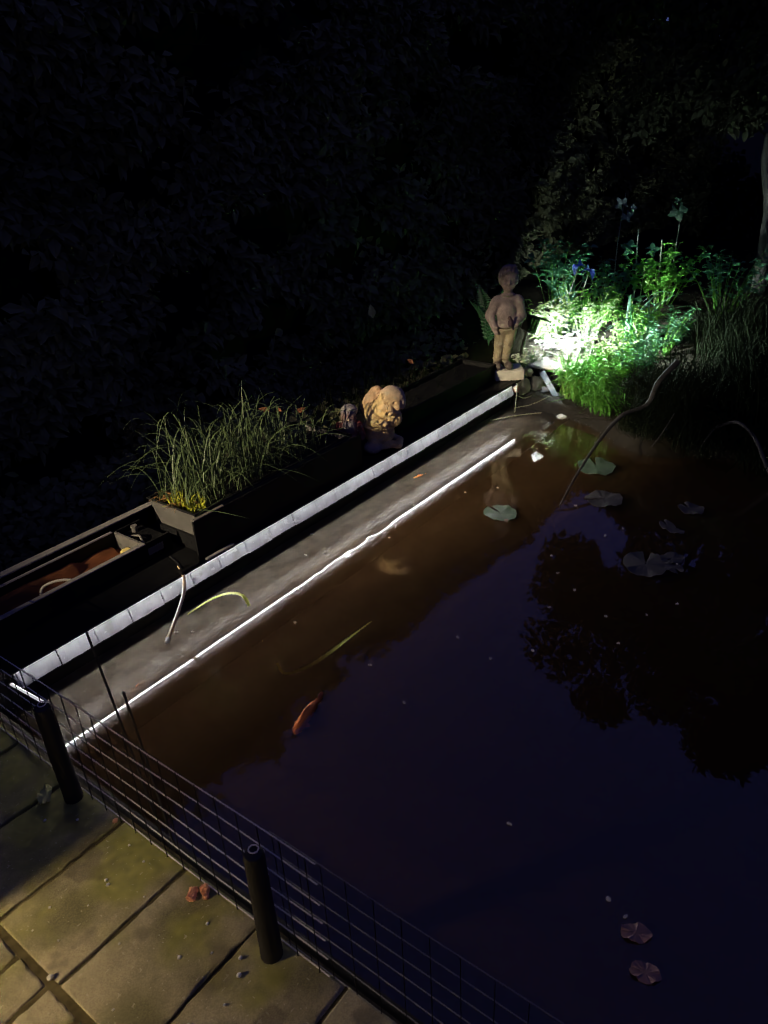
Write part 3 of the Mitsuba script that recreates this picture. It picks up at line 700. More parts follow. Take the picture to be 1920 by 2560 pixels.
OCH, BOOT, SACK, FACE, CAPC = (0.50, 0.37, 0.17), (0.21, 0.18, 0.165), (0.41, 0.27, 0.16), (0.44, 0.31, 0.17), (0.38, 0.29, 0.21)
gn = [
    (Cp((-0.008, 0.008, 0.095), (0.014, 0.0, 0.19), 0.074, 0.066), OCH),
    (Cp((-0.040, 0.042, 0.185), (-0.012, 0.035, 0.262), 0.046, 0.040), SACK, 0.01), (E((-0.048, 0.035, 0.205), (0.040, 0.05, 0.075), rotxyz(0, 0.25, 0)), SACK, 0.008), (E((-0.008, 0.022, 0.298), (0.018, 0.018, 0.010)), SACK, 0.006),
    (E((0.052, -0.018, 0.238), (0.062, 0.058, 0.056)), FACE, 0.012),
    (E((0.066, 0.002, 0.262), (0.060, 0.060, 0.046), rotxyz(0, 0.25, 0)), CAPC, 0.004), (E((0.108, -0.01, 0.232), (0.020, 0.035, 0.038)), CAPC, 0.006), (E((0.01, -0.035, 0.255), (0.013, 0.025, 0.032)), OCH, 0.006),
    (Cp((0.046, -0.070, 0.232), (0.052, -0.098, 0.208), 0.013, 0.015), FACE, 0.005),
    (E((0.078, -0.062, 0.222), (0.024, 0.018, 0.018)), FACE, 0.006), (E((0.022, -0.058, 0.222), (0.020, 0.018, 0.018)), FACE, 0.006),
    (E((0.058, -0.056, 0.172), (0.048, 0.034, 0.052)), OCH, 0.006), (Cp((0.03, -0.078, 0.200), (0.082, -0.076, 0.198), 0.010), OCH, 0.004),
    (Cp((-0.055, -0.005, 0.200), (-0.030, -0.055, 0.155), 0.032, 0.028), OCH, 0.008), (Cp((-0.030, -0.055, 0.155), (0.012, -0.085, 0.150), 0.027, 0.024), OCH, 0.006),
    (E((-0.002, 0.0, 0.118), (0.088, 0.080, 0.014)), OCH, 0.004),
    (E((-0.008, 0.002, 0.070), (0.074, 0.066, 0.058)), OCH, 0.004),
    (Cp((-0.032, -0.02, 0.060), (-0.036, -0.05, 0.030), 0.040, 0.030), OCH, 0.008),
    (E((-0.044, -0.060, 0.024), (0.046, 0.058, 0.027)), BOOT, 0.004),
    (Cp((0.012, -0.035, 0.028), (0.085, -0.048, 0.024), 0.021, 0.019), OCH, 0.004), (Cp((0.085, -0.048, 0.024), (0.092, -0.002, 0.032), 0.019, 0.017), OCH, 0.004), (Cp((0.092, -0.002, 0.032), (0.055, 0.022, 0.045), 0.017, 0.016), BOOT, 0.004),
    (E((-0.005, -0.01, 0.018), (0.075, 0.065, 0.018)), OCH, 0.004),
    (E((0.030, -0.072, 0.247), (0.011, 0.012, 0.008)), None, 0.003), (E((0.072, -0.075, 0.247), (0.011, 0.012, 0.008)), None, 0.003), (E((0.056, -0.088, 0.192), (0.018, 0.014, 0.006)), None, 0.003),
    (E((0.016, -0.064, 0.268), (0.005, 0.012, 0.005)), None, 0.002),
    (Cp((0.0, -0.085, 0.10), (0.0, -0.075, 0.03), 0.003), None, 0.004),
    (Cp((0.035, -0.092, 0.185), (0.045, -0.09, 0.135), 0.003), None, 0.004), (Cp((0.062, -0.095, 0.18), (0.066, -0.09, 0.13), 0.003), None, 0.004), (Cp((0.085, -0.085, 0.18), (0.086, -0.08, 0.135), 0.003), None, 0.004),
    (Cp((-0.02, 0.0, 0.285), (0.004, -0.012, 0.21), 0.004), None, 0.005),
]
for o in (-0.016, -0.006, 0.005, 0.015):
    gn.append((Cp((0.014, -0.096, 0.150 + o), (0.030, -0.102, 0.148 + o), 0.0068, 0.0058), FACE, 0.003))
LOHI = ((-0.12, -0.135, -0.004), (0.145, 0.115, 0.325))
gm, gc = sculpt(gn, 0.0036, 0.012, 0.0036, 90.0, 0.004)
gs = thing('gnome_statue', 'ochre stone garden gnome with big hood and long nose standing on the black cap', 'garden gnome')
part(gs, 'body', placed(gm, (2.80, 2.205, 0.2225), STATUE_RZ), 'mat_painted', smooth=True, color=gc)

RED, WHT, DK = (0.085, 0.016, 0.016), (0.16, 0.15, 0.16), (0.022, 0.018, 0.022)
g2 = [(Cp((0, 0, 0.055), (0, 0, 0.125), 0.052, 0.046), RED), (E((0, 0, 0.185), (0.038, 0.037, 0.04)), (0.13, 0.07, 0.06), 0.006), (E((0.004, 0.012, 0.212), (0.042, 0.040, 0.034)), WHT, 0.004), (E((0, -0.026, 0.150), (0.030, 0.022, 0.036)), WHT, 0.006),
      (E((0, -0.040, 0.186), (0.008, 0.009, 0.008)), (0.15, 0.07, 0.06), 0.003), (Cp((-0.045, 0, 0.145), (-0.060, -0.03, 0.095), 0.021, 0.017), RED, 0.006), (Cp((-0.060, -0.03, 0.095), (-0.03, -0.056, 0.09), 0.017, 0.014), RED, 0.005),
      (Cp((0.045, 0, 0.145), (0.062, -0.025, 0.10), 0.021, 0.017), RED, 0.006), (E((-0.026, -0.060, 0.088), (0.013, 0.012, 0.013)), (0.15, 0.07, 0.06), 0.003), (E((0.060, -0.034, 0.088), (0.013, 0.012, 0.014)), (0.15, 0.07, 0.06), 0.003),
      (E((-0.024, -0.03, 0.018), (0.024, 0.036, 0.019)), DK, 0.004), (E((0.024, -0.03, 0.018), (0.024, 0.036, 0.019)), DK, 0.004), (E((0, 0, 0.08), (0.056, 0.052, 0.008)), DK, 0.003),
      (E((-0.014, -0.036, 0.199), (0.005, 0.006, 0.004)), None, 0.002), (E((0.014, -0.036, 0.199), (0.005, 0.006, 0.004)), None, 0.002)]
LOHI = ((-0.09, -0.085, -0.004), (0.095, 0.065, 0.26))
g2m, g2c = sculpt(g2, 0.0034, 0.010, 0.002, 90.0, 0.004)
gd = thing('dark_gnome_figure', 'small dim gnome figure in dark red with white hair, left of the ochre gnome', 'garden gnome')
part(gd, 'body', placed(g2m, (2.66, 2.29, 0.2225), STATUE_RZ), 'mat_painted', smooth=True, color=g2c)

# ---------------------------------------------------------------- hose with clamp, twigs and reed leaves at the water
hs = thing('pond_hose', 'pale yellowed hose hanging from a black clamp over the lit edge to the water', 'hose')
part(hs, 'tube', tube(curve([(1.462, 2.150, 0.232), (1.448, 2.112, 0.226), (1.425, 2.094, 0.16), (1.365, 2.085, 0.085), (1.305, 2.078, 0.022)], 30), np.linspace(0.0062, 0.0068, 30), 10), 'mat_hose', smooth=50)
part(hs, 'nozzle', tube([(1.311, 2.0787, 0.030), (1.302, 2.0775, 0.018), (1.296, 2.077, 0.012)], [0.0075, 0.009, 0.0085], 10), 'mat_white_tube', smooth=40)
part(hs, 'clamp', cat([box(1.435, 1.50, 2.097, 2.125, 0.2225, 0.238, 0.003), box(1.480, 1.52, 2.100, 2.112, 0.229, 0.234, 0.001)]), 'mat_black_plastic')
part(hs, 'bracket', tube([(1.452, 2.116, 0.238), (1.448, 2.13, 0.262), (1.44, 2.16, 0.285)], [0.007, 0.006, 0.005], 8), 'mat_black_plastic', smooth=50)


def strap_leaf(pts, w, n=24, keel=0.25):
    c = curve(pts, n)
    t = np.gradient(c, axis=0); t /= np.linalg.norm(t, axis=1, keepdims=True)
    s = np.cross(t, [0, 0, 1.0]); s /= np.linalg.norm(s, axis=1, keepdims=True) + 1e-9
    k = np.linspace(0, 1, n)[:, None]
    ww = w * np.clip(np.sin(np.pi * (0.12 + 0.85 * k)), 0.05, 1)
    up = np.array([0, 0, 1.0]) * ww * keel
    v = np.stack([c - s * ww / 2 + up, c, c + s * ww / 2 + up], 1).reshape(-1, 3)
    f = [(3 * i + a, 3 * i + a + 1, 3 * i + a + 4, 3 * i + a + 3) for i in range(n - 1) for a in (0, 1)]
    return v, np.array(f)


single('reed_leaf', strap_leaf([(1.47, 2.165, 0.003), (1.56, 2.13, 0.03), (1.62, 2.08, 0.045), (1.648, 2.03, 0.03), (1.635, 1.98, -0.03), (1.60, 1.90, -0.10)], 0.017), 'mat_reed', 'yellow-green reed leaf arching out of the water next to the hose', 'leaf', smooth=True)
single('reed_leaf', strap_leaf([(1.55, 1.78, -0.12), (1.48, 1.66, -0.07), (1.53, 1.59, -0.040), (1.60, 1.553, -0.012), (1.69, 1.535, 0.006), (1.82, 1.523, 0.014)], 0.019), 'mat_reed', 'bent yellow-green reed leaf lying on the open water above the orange fish', 'leaf', smooth=True)
tw = thing('pale_twig', 'pale forked twig hanging into the water at the far end of the lit edging', 'twig')
part(tw, 'stem', tube(curve([(4.14, 2.165, 0.21), (4.118, 2.155, 0.12), (4.10, 2.150, 0.04), (4.06, 2.135, -0.02)], 16), 0.0032, 6), 'mat_twig', smooth=50)
part(tw, 'side_shoot', tube(curve([(3.86, 2.19, 0.014), (3.95, 2.12, 0.018), (4.06, 2.03, 0.020), (4.10, 1.97, 0.024)], 12), 0.0034, 6), 'mat_twig', smooth=50)
part(tw, 'side_shoot', tube(curve([(4.09, 2.145, 0.03), (4.14, 2.06, 0.05), (4.2, 1.97, 0.10)], 10), 0.002, 6), 'mat_twig', smooth=50)
part(tw, 'side_shoot', tube(curve([(4.115, 2.15, 0.10), (4.16, 2.12, 0.075), (4.2, 2.09, 0.085)], 10), 0.002, 6), 'mat_twig', smooth=50)

# ---------------------------------------------------------------- fish and lily pads
FISHC = (0.92, 0.24, 0.04)


def fish(length):
    global LOHI
    a = length
    prims = [(E((0, 0, 0), (0.5 * a * 0.78, 0.085 * a, 0.12 * a)), FISHC), (E((0.24 * a, 0, 0.0), (0.20 * a, 0.08 * a, 0.105 * a)), FISHC), (Cp((-0.3 * a, 0, 0), (-0.44 * a, 0.01 * a, 0), 0.05 * a, 0.03 * a), FISHC, 0.02 * a),
             (E((-0.52 * a, 0.02 * a, 0.04 * a), (0.10 * a, 0.012 * a, 0.055 * a), rotxyz(0, -0.5, 0)), (0.9, 0.3, 0.1), 0.006), (E((-0.52 * a, 0.02 * a, -0.04 * a), (0.10 * a, 0.012 * a, 0.055 * a), rotxyz(0, 0.5, 0)), (0.9, 0.3, 0.1), 0.006),
             (E((0.0, 0, 0.12 * a), (0.13 * a, 0.010 * a, 0.05 * a)), (0.9, 0.25, 0.06), 0.006), (E((0.16 * a, 0.10 * a, -0.04 * a), (0.05 * a, 0.05 * a, 0.010 * a)), (0.9, 0.3, 0.1), 0.006), (E((0.16 * a, -0.10 * a, -0.04 * a), (0.05 * a, 0.05 * a, 0.010 * a)), (0.9, 0.3, 0.1), 0.006),
             (E((0.36 * a, 0.06 * a, 0.03 * a), (0.016 * a,) * 3), (0.02, 0.02, 0.02), 0.001), (E((0.36 * a, -0.06 * a, 0.03 * a), (0.016 * a,) * 3), (0.02, 0.02, 0.02), 0.001)]
    LOHI = ((-0.68 * a, -0.2 * a, -0.2 * a), (0.5 * a, 0.2 * a, 0.22 * a))
    return sculpt(prims, 0.018 * a, 0.03 * a, 0, 1, 0.004)


fm, fc = fish(0.17)
for loc, rz, s, lab in (((1.315, 1.405, -0.011), math.radians(195), 1.12, 'bright orange fish just below the surface in the open water'), ((2.99, 2.12, -0.003), math.radians(165), 0.55, 'small orange fish at the surface beside the lit edging'), ((1.09, 1.98, -0.012), math.radians(20), 0.6, 'faint orange fish deep under the hose in the near corner')):
    t = thing('goldfish', lab, 'fish')
    part(t, 'body', placed(fm, loc, rz, s), 'mat_painted', smooth=True, color=fc)


def lily(cx, cy, rx, ry, rot, notch=0.35, wav=0.004, z=0.0045, seed=0, tilt=0.0):
    r = np.random.default_rng(seed)
    n, m = 36, 6
    a = np.linspace(notch / 2, 2 * np.pi - notch / 2, n)
    rad = np.linspace(0.03, 1, m)
    A, Rr = np.meshgrid(a, rad, indexing='ij')
    edge_ = 1 + 0.04 * np.sin(A * 5 + r.random() * 6) + 0.02 * np.sin(A * 11 + r.random() * 6)
    x, y = Rr * np.cos(A) * rx * edge_, Rr * np.sin(A) * ry * edge_
    zz = z + wav * Rr ** 3 * (np.sin(A * 4 + r.random() * 6) + 0.6 * np.sin(A * 9)) + 0.0015 * np.cos(A * 14) * Rr + tilt * x
    c, s = math.cos(rot), math.sin(rot)
    v = np.stack([cx + c * x - s * y, cy + s * x + c * y, np.maximum(zz, 0.002)], -1).reshape(-1, 3)
    i, j = np.meshgrid(np.arange(n - 1), np.arange(m - 1), indexing='ij')
    q = np.stack([i * m + j, (i + 1) * m + j, (i + 1) * m + j + 1, i * m + j + 1], -1).reshape(-1, 4)
    lower = v - [0, 0, 0.0016]
    k = len(v)
    rimq = np.array([(i_ * m + m - 1, (i_ + 1) * m + m - 1, (i_ + 1) * m + m - 1 + k, i_ * m + m - 1 + k) for i_ in range(n - 1)])
    return np.vstack([v, lower]), np.vstack([q, q[:, ::-1] + k, rimq])


LG = 'lily pads floating in the dark water'
for kk, (cx, cy, rx, ry, rot, mat, lab, tl) in enumerate([
        (2.85, 1.555, 0.082, 0.075, 1.2, 'mat_lily', 'green lily pad floating alone nearest the lit edging', 0.0), (3.235, 1.205, 0.088, 0.085, 2.2, 'mat_lily_pale', 'round pale lily pad near the bank, right of the green pad', 0.0),
        (2.765, 0.83, 0.10, 0.09, 0.3, 'mat_lily_pale', 'largest pale lily pad, in the right half of the pond', 0.0), (2.86, 0.755, 0.055, 0.045, 2.8, 'mat_lily_pale', 'crumpled lily pad overlapping the far right of the largest pale pad', 0.03), (2.79, 0.72, 0.04, 0.035, 4.0, 'mat_lily_pale', 'small lily pad tucked against the near right of the largest pale pad', 0.03),
        (3.345, 0.83, 0.062, 0.055, 1.0, 'mat_lily_pale', 'dim lily pad far to the right near the dark bank', 0.0), (3.57, 1.39, 0.11, 0.095, 0.6, 'mat_lily', 'dark green lily pad under the overhanging branch', 0.0),
        (3.13, 0.865, 0.050, 0.032, 0.8, 'mat_lily_pale', 'curled lily pad between the dim pad and the largest pad', 0.04), (3.10, 0.815, 0.035, 0.022, 2.0, 'mat_lily_pale', 'tiny folded lily pad beside the curled one', 0.03),
        (1.195, 0.275, 0.035, 0.024, 2.1, 'mat_lily_rose', 'dim reddish oval leaf, upper of two at the bottom right', 0.03), (1.118, 0.225, 0.033, 0.024, 1.9, 'mat_lily_rose', 'reddish oval leaf, lower of two at the bottom right', 0.02),
        (1.06, 0.02, 0.04, 0.03, 0.4, 'mat_lily_pale', 'half hidden lily pad in the very bottom right corner', 0.0)]):
    m_ = lily(cx, cy, rx, ry, rot, 0.35 if rx > 0.036 else 0.05, 0.0045 if tl == 0 else 0.003, 0.0045 + 0.002 * (kk in (3, 4)), kk, tl)
    single('lily_pad', m_, mat, lab, 'lily pad', smooth=35, group=LG)
single('fallen_petal', lily(2.79, 1.49, 0.014, 0.010, 0.5, 0.05, 0.002, 0.009, 31), 'mat_lily_rose', 'small pink petal on the green lily pad', 'petal', smooth=True)

rng = np.random.default_rng(41)
spots = [(1.662, 1.773), (2.216, 2.181), (1.405, 2.06), (1.37, 2.11), (2.38, 1.86), (2.12, 2.02), (2.06, 2.08), (1.84, 1.92), (1.62, 1.38), (1.53, 1.17), (1.30, 0.66), (2.70, 1.95), (2.95, 1.81), (3.08, 1.70), (3.1, 1.29), (2.62, 1.18), (2.51, 1.1), (2.43, 0.99), (2.33, 0.82), (2.27, 1.02), (2.9, 1.06), (3.0, 1.02), (1.22, 0.31), (1.24, 0.36), (2.2, 0.72), (2.42, 0.70), (2.55, 0.63), (1.92, 1.21), (1.88, 1.05), (2.0, 0.95)]
for (x, y) in spots:
    single('floating_scrap', lily(x, y, rng.uniform(0.004, 0.008), rng.uniform(0.003, 0.006), rng.uniform(0, 6), 0.05, 0.001, 0.004, int(x * 1000)), 'mat_scrap', 'tiny pale scrap of plant floating on the pond', 'plant scrap', smooth=True, group='pale scraps floating on the pond')

# ---------------------------------------------------------------- fence, posts, rods
def fence_panel(x, y0, y1, zoff, first, label):
    t = thing('wire_fence', label, 'fence')
    rg = np.random.default_rng(int(abs(first) * 1000))
    for k in range(7):
        n_ = int((y1 - y0) / 0.06)
        yy = np.linspace(y0, y1, n_)
        p = np.stack([x + 0.0012 * np.sin(yy * 9 + k), yy, 0.104 + 0.058 * k + zoff + 0.0018 * np.sin(yy * 5 + 2 * k)], 1)
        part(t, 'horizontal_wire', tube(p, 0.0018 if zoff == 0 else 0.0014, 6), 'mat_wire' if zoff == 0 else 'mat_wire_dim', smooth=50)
    y = first
    while y < y1:
        dx = rg.normal(0, 0.002)
        part(t, 'vertical_wire', tube([(x - 0.0032, y, 0.095 + zoff), (x - 0.0036, y + dx / 2, 0.28), (x - 0.0036, y + dx, 0.104 + 0.058 * 6 + zoff + 0.004)], 0.0013 if zoff == 0 else 0.0010, 6), 'mat_wire_dark', smooth=50)
        y += 0.0625
    return t


fence_panel(0.668, 0.74, 2.75, 0.0, 0.765, 'black wire mesh fence panel between the two posts at the patio edge')
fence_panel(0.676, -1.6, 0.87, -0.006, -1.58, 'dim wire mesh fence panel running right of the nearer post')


def post(x, y, h, lean, label):
    t = thing('fence_post', label, 'post')
    n_ = 22
    a = np.arange(n_) * 2 * np.pi / n_
    prof = [(0.027, 0.0), (0.0245, 0.012), (0.0225, h * 0.5), (0.0215, h - 0.012), (0.019, h - 0.003), (0.014, h), (0.0, h + 0.001)]
    v = np.array([(x + r * math.cos(q) + lean[0] * z, y + r * math.sin(q) + lean[1] * z, 0.085 + z) for r, z in prof for q in a])
    f = np.array([(k * n_ + c, k * n_ + (c + 1) % n_, (k + 1) * n_ + (c + 1) % n_, (k + 1) * n_ + c) for k in range(len(prof) - 1) for c in range(n_)])
    part(t, 'pole', (v, f), 'mat_post', smooth=40)
    top = np.array([x + lean[0] * h, y + lean[1] * h, 0.085 + h])
    part(t, 'eye_ring', torus(0.010, 0.0016, top + [0.004, 0.003, 0.003]), 'mat_wire', smooth=True)
    for q_ in (0.03, 0.10):
        part(t, 'staple', torus(0.008, 0.0014, top + [0.0215, 0.004, -q_], 'y'), 'mat_wire', smooth=True)
    return t


post(0.640, 1.626, 0.325, (0.0, 0.06), 'black fence post at the pond corner, farther of the two')
post(0.636, 0.878, 0.335, (0.0, 0.0), 'black fence post standing on the slabs, nearer of the two')
single('steel_rod', tube([(0.694, 1.315, 0.07), (0.692, 1.36, 0.40), (0.69, 1.409, 0.705)], 0.0028, 8), 'mat_post', 'taller thin dark rod sticking up behind the wire fence', 'rod', smooth=50)
single('steel_rod', tube([(0.690, 1.262, 0.07), (0.690, 1.29, 0.35), (0.69, 1.318, 0.577)], 0.0030, 8), 'mat_post', 'shorter thin dark rod sticking up behind the wire fence', 'rod', smooth=50)

# small things on the slabs
LOHI = ((-0.03, -0.03, -0.003), (0.03, 0.03, 0.03))


def pebble(r, seed, flat=0.7):
    m = trimesh.creation.icosphere(2, r)
    n_ = meshkit.fbm(np.asarray(m.vertices) / r * 1.3 + seed * 7.3, 3, seed)
    m.vertices *= (0.75 + 0.5 * n_)[:, None] * np.array([1, 0.85, flat])
    return m


bk = thing('brick_fragment', 'broken orange brick piece on the slab under the wire fence', 'brick piece')
for k, (dx, dy, sx, sy, sz, rz) in enumerate(((-0.012, 0.012, 0.032, 0.020, 0.016, 0.5), (0.012, -0.004, 0.020, 0.018, 0.020, -0.4), (0.004, -0.016, 0.016, 0.013, 0.012, 0.9))):
    m = box(-sx / 2, sx / 2, -sy / 2, sy / 2, 0, sz, 0.004).subdivide().subdivide()
    m.vertices += 0.002 * (unit(np.random.default_rng(k), len(m.vertices)))
    part(bk, 'chunk', placed(m, (0.640 + dx, 1.115 + dy, 0.1005), rz), 'mat_brick', smooth=25)
single('brick_crumb', placed(pebble(0.008, 3), (0.655, 1.462, 0.105)), 'mat_brick', 'tiny orange brick crumb by the fence foot at the slab joint', 'brick piece', smooth=30)
single('fallen_leaf', lily(0.597, 1.695, 0.034, 0.018, 0.9, 0.1, 0.006, 0.108, 77), 'mat_deadleaf', 'yellow fallen leaf lying in the shade by the far post', 'leaf', smooth=True)
rng = np.random.default_rng(9)
PB = [(0.322, 1.228, 0.009), (0.535, 1.333, 0.005), (0.53, 1.318, 0.006), (0.512, 1.035, 0.006), (0.56, 0.90, 0.0075), (0.588, 0.925, 0.006), (0.60, 1.045, 0.005), (0.56, 0.985, 0.004), (0.415, 1.38, 0.004), (0.455, 1.17, 0.004), (0.43, 0.91, 0.005), (0.49, 0.79, 0.006), (0.62, 1.30, 0.004), (0.63, 1.37, 0.004), (0.38, 1.29, 0.003), (0.56, 1.22, 0.003), (0.60, 1.55, 0.005), (0.55, 1.62, 0.005), (0.36, 1.36, 0.003), (0.47, 1.31, 0.003), (0.50, 0.88, 0.004), (0.36, 1.06, 0.004)]
for k, (x, y, r) in enumerate(PB):
    single('pebble', placed(pebble(r * 0.8, k + 1), (x, y, 0.1005 + r * 0.4)), 'mat_rock_pale', 'tiny pale pebble lying on the patio slabs', 'pebble', smooth=40, group='pebbles on the patio slabs')

# ---------------------------------------------------------------- far end: flood lamp, stones, bracket
fl = thing('flood_lamp', 'black flood lamp seen from behind on its stand, lighting the plants beyond the child statue', 'flood lamp')
LP, LD = np.array([4.47, 2.245, 0.455]), np.array([0.74, -0.55, -0.36])
LD /= np.linalg.norm(LD)
sx_ = np.cross(LD, [0, 0, 1.0]); sx_ /= np.linalg.norm(sx_); sy_ = np.cross(sx_, LD)
fr = np.eye(4); fr[:3, 0], fr[:3, 1], fr[:3, 2], fr[:3, 3] = sx_, sy_, -LD, LP   # local +z points back


def loc(m):
    m = m.copy(); m.apply_transform(fr); return m


part(fl, 'housing', loc(cat([box(-0.062, 0.062, -0.052, 0.052, 0.006, 0.03, 0.004), box(-0.062, -0.056, -0.052, 0.052, -0.036, 0.0059), box(0.056, 0.062, -0.052, 0.052, -0.010, 0.0059), box(-0.0555, 0.0555, 0.046, 0.052, -0.095, 0.0059), box(-0.0555, 0.0555, -0.052, -0.046, -0.04, 0.0059)])), 'mat_black_plastic')
part(fl, 'cooling_fin', loc(cat([box(-0.05 + 0.02 * k, -0.047 + 0.02 * k, -0.045, 0.045, 0.03, 0.04) for k in range(6)])), 'mat_black_plastic')
w_, h_ = 0.05, 0.04
part(fl, 'lens', loc(trimesh.Trimesh([(-w_, -h_, 0.0), (w_, -h_, 0.0), (w_, h_, 0.0), (-w_, h_, 0.0)], [(0, 2, 1), (0, 3, 2)], process=False)), 'mat_led',
     emitter={'type': 'area', 'radiance': {'type': 'rgb', 'value': [FLOOD * 0.82, FLOOD, FLOOD * 0.98]}})
part(fl, 'stand', cat([tube([LP - LD * 0.01 + [0, 0.02, -0.03], (4.44, 2.295, 0.30), (4.43, 2.32, 0.04)], 0.011, 8), box(4.39, 4.47, 2.28, 2.36, 0.03, 0.055)]), 'mat_black_plastic')


def rock(name, label, c, r, sc, mat, seed, group=None):
    m = trimesh.creation.icosphere(3, 1.0)
    vv = np.asarray(m.vertices)
    f_ = meshkit.fbm(vv * 1.4 + seed * 3.7, 4, seed)
    cut = np.clip((vv @ unit(np.random.default_rng(seed), 6).T).max(1), 0.8, 1)
    m.vertices = vv * ((0.62 + 0.62 * f_) * (1.55 - 0.6 * cut))[:, None] * r * np.array(sc)
    return single(name, placed(m, c), mat, label, 'stone', smooth=35, group=group)


rock('boulder', 'pale yellow stone beside the far end of the lit edging', (4.27, 2.185, 0.105), 0.058, (0.8, 0.75, 1.1), 'mat_rock_yellow', 2)
rock('boulder', 'small pale yellow stone on top of the yellow one', (4.30, 2.17, 0.195), 0.030, (1, 1, 0.9), 'mat_rock_yellow', 5)
rock('boulder', 'brown stone between the yellow stone and the grey bracket', (4.36, 2.13, 0.085), 0.075, (0.9, 0.8, 1.15), 'mat_rock_brown', 4)
rock('boulder', 'whitish stone at the waterline below the grey bracket', (4.28, 1.965, 0.02), 0.042, (1.3, 1.1, 0.55), 'mat_rock_pale', 7)
rock('boulder', 'bluish wet stone at the waterline right of the whitish stone', (4.235, 1.91, 0.01), 0.036, (1, 1, 0.8), 'mat_greyblue', 8)
rock('boulder', 'flat cream stone at the waterline, rightmost of the row', (4.17, 1.86, 0.0), 0.034, (1.5, 1.1, 0.5), 'mat_rock_pale', 9)
rock('boulder', 'terracotta coloured stone wedged at the end of the grey panels', (4.15, 2.175, 0.13), 0.022, (1, 0.9, 1.0), 'mat_brick', 12)


def plank(a, b, width, thick, nrm=(-0.8, -0.55, 0.1)):
    a, b = np.array(a, float), np.array(b, float)
    t = (b - a) / np.linalg.norm(b - a)
    s = np.cross(t, nrm); s /= np.linalg.norm(s); u_ = np.cross(s, t)
    L_ = np.linalg.norm(b - a)
    m = box(0, L_, -width / 2, width / 2, -thick / 2, thick / 2, 0.003)
    F = np.eye(4); F[:3, 0], F[:3, 1], F[:3, 2], F[:3, 3] = t, s, u_, a
    m.apply_transform(F)
    return m


br = thing('grey_bracket', 'grey-blue forked plank bracket at the waterline below the flood lamp', 'bracket')
part(br, 'long_plank', plank((4.335, 2.095, 0.20), (4.26, 1.935, 0.055), 0.036, 0.008), 'mat_greyblue')
part(br, 'short_plank', plank((4.30, 2.045, 0.12), (4.28, 2.06, -0.02), 0.045, 0.008), 'mat_greyblue')
lg = thing('waterfall_ledge', 'pale stone ledge in the glare of the flood lamp over a black box', 'ledge')
part(lg, 'slab', box(4.36, 4.62, 1.93, 2.20, 0.205, 0.224, 0.006), 'mat_rock_pale', smooth=30)
part(lg, 'box', box(4.38, 4.60, 1.95, 2.19, 0.0, 0.204), 'mat_black_plastic')

# ---------------------------------------------------------------- bank plants
def shrub(label, c, r, h, n_stem, per, L, W, mat, seed, catname='plant', stem_mat='mat_green', upright=0.7):
    """Stems from one root, leaves in whorls up each stem."""
    rg = np.random.default_rng(seed)
    t = thing('leafy_plant', label, catname)
    stems, P_, A_, N_ = [], [], [], []
    for _ in range(n_stem):
        az, rr = rg.uniform(0, 6.283), r * math.sqrt(rg.random())
        b = np.array(c) + [0.25 * rr * math.cos(az), 0.25 * rr * math.sin(az), 0]
        hh = h * rg.uniform(0.55, 1.0)
        e = np.array(c) + [rr * math.cos(az), rr * math.sin(az), hh]
        md = (b + e) / 2 + [0, 0, 0.12 * hh]
        cv = curve([b, md, e], 8)
        stems.append(tube(cv, np.linspace(0.003, 0.0012, 8), 5))
        for s in range(per):
            k = rg.uniform(0.25, 1.0)
            q = cv[min(7, int(k * 7.99))] + rg.normal(0, 0.004, 3)
            a2 = rg.uniform(0, 6.283)
            P_.append(q); A_.append((math.cos(a2), math.sin(a2), rg.uniform(-0.3, upright)))
            N_.append((rg.normal(0, 0.35), rg.normal(0, 0.35), 1))
    n_ = len(P_)
    part(t, 'foliage', leaves(P_, A_, N_, L * rg.uniform(0.6, 1.15, n_), W * rg.uniform(0.7, 1.15, n_), 0.2, 0.2), mat, kind='stuff')
    part(t, 'stem', cat(stems), stem_mat, smooth=50, kind='stuff')
    return t


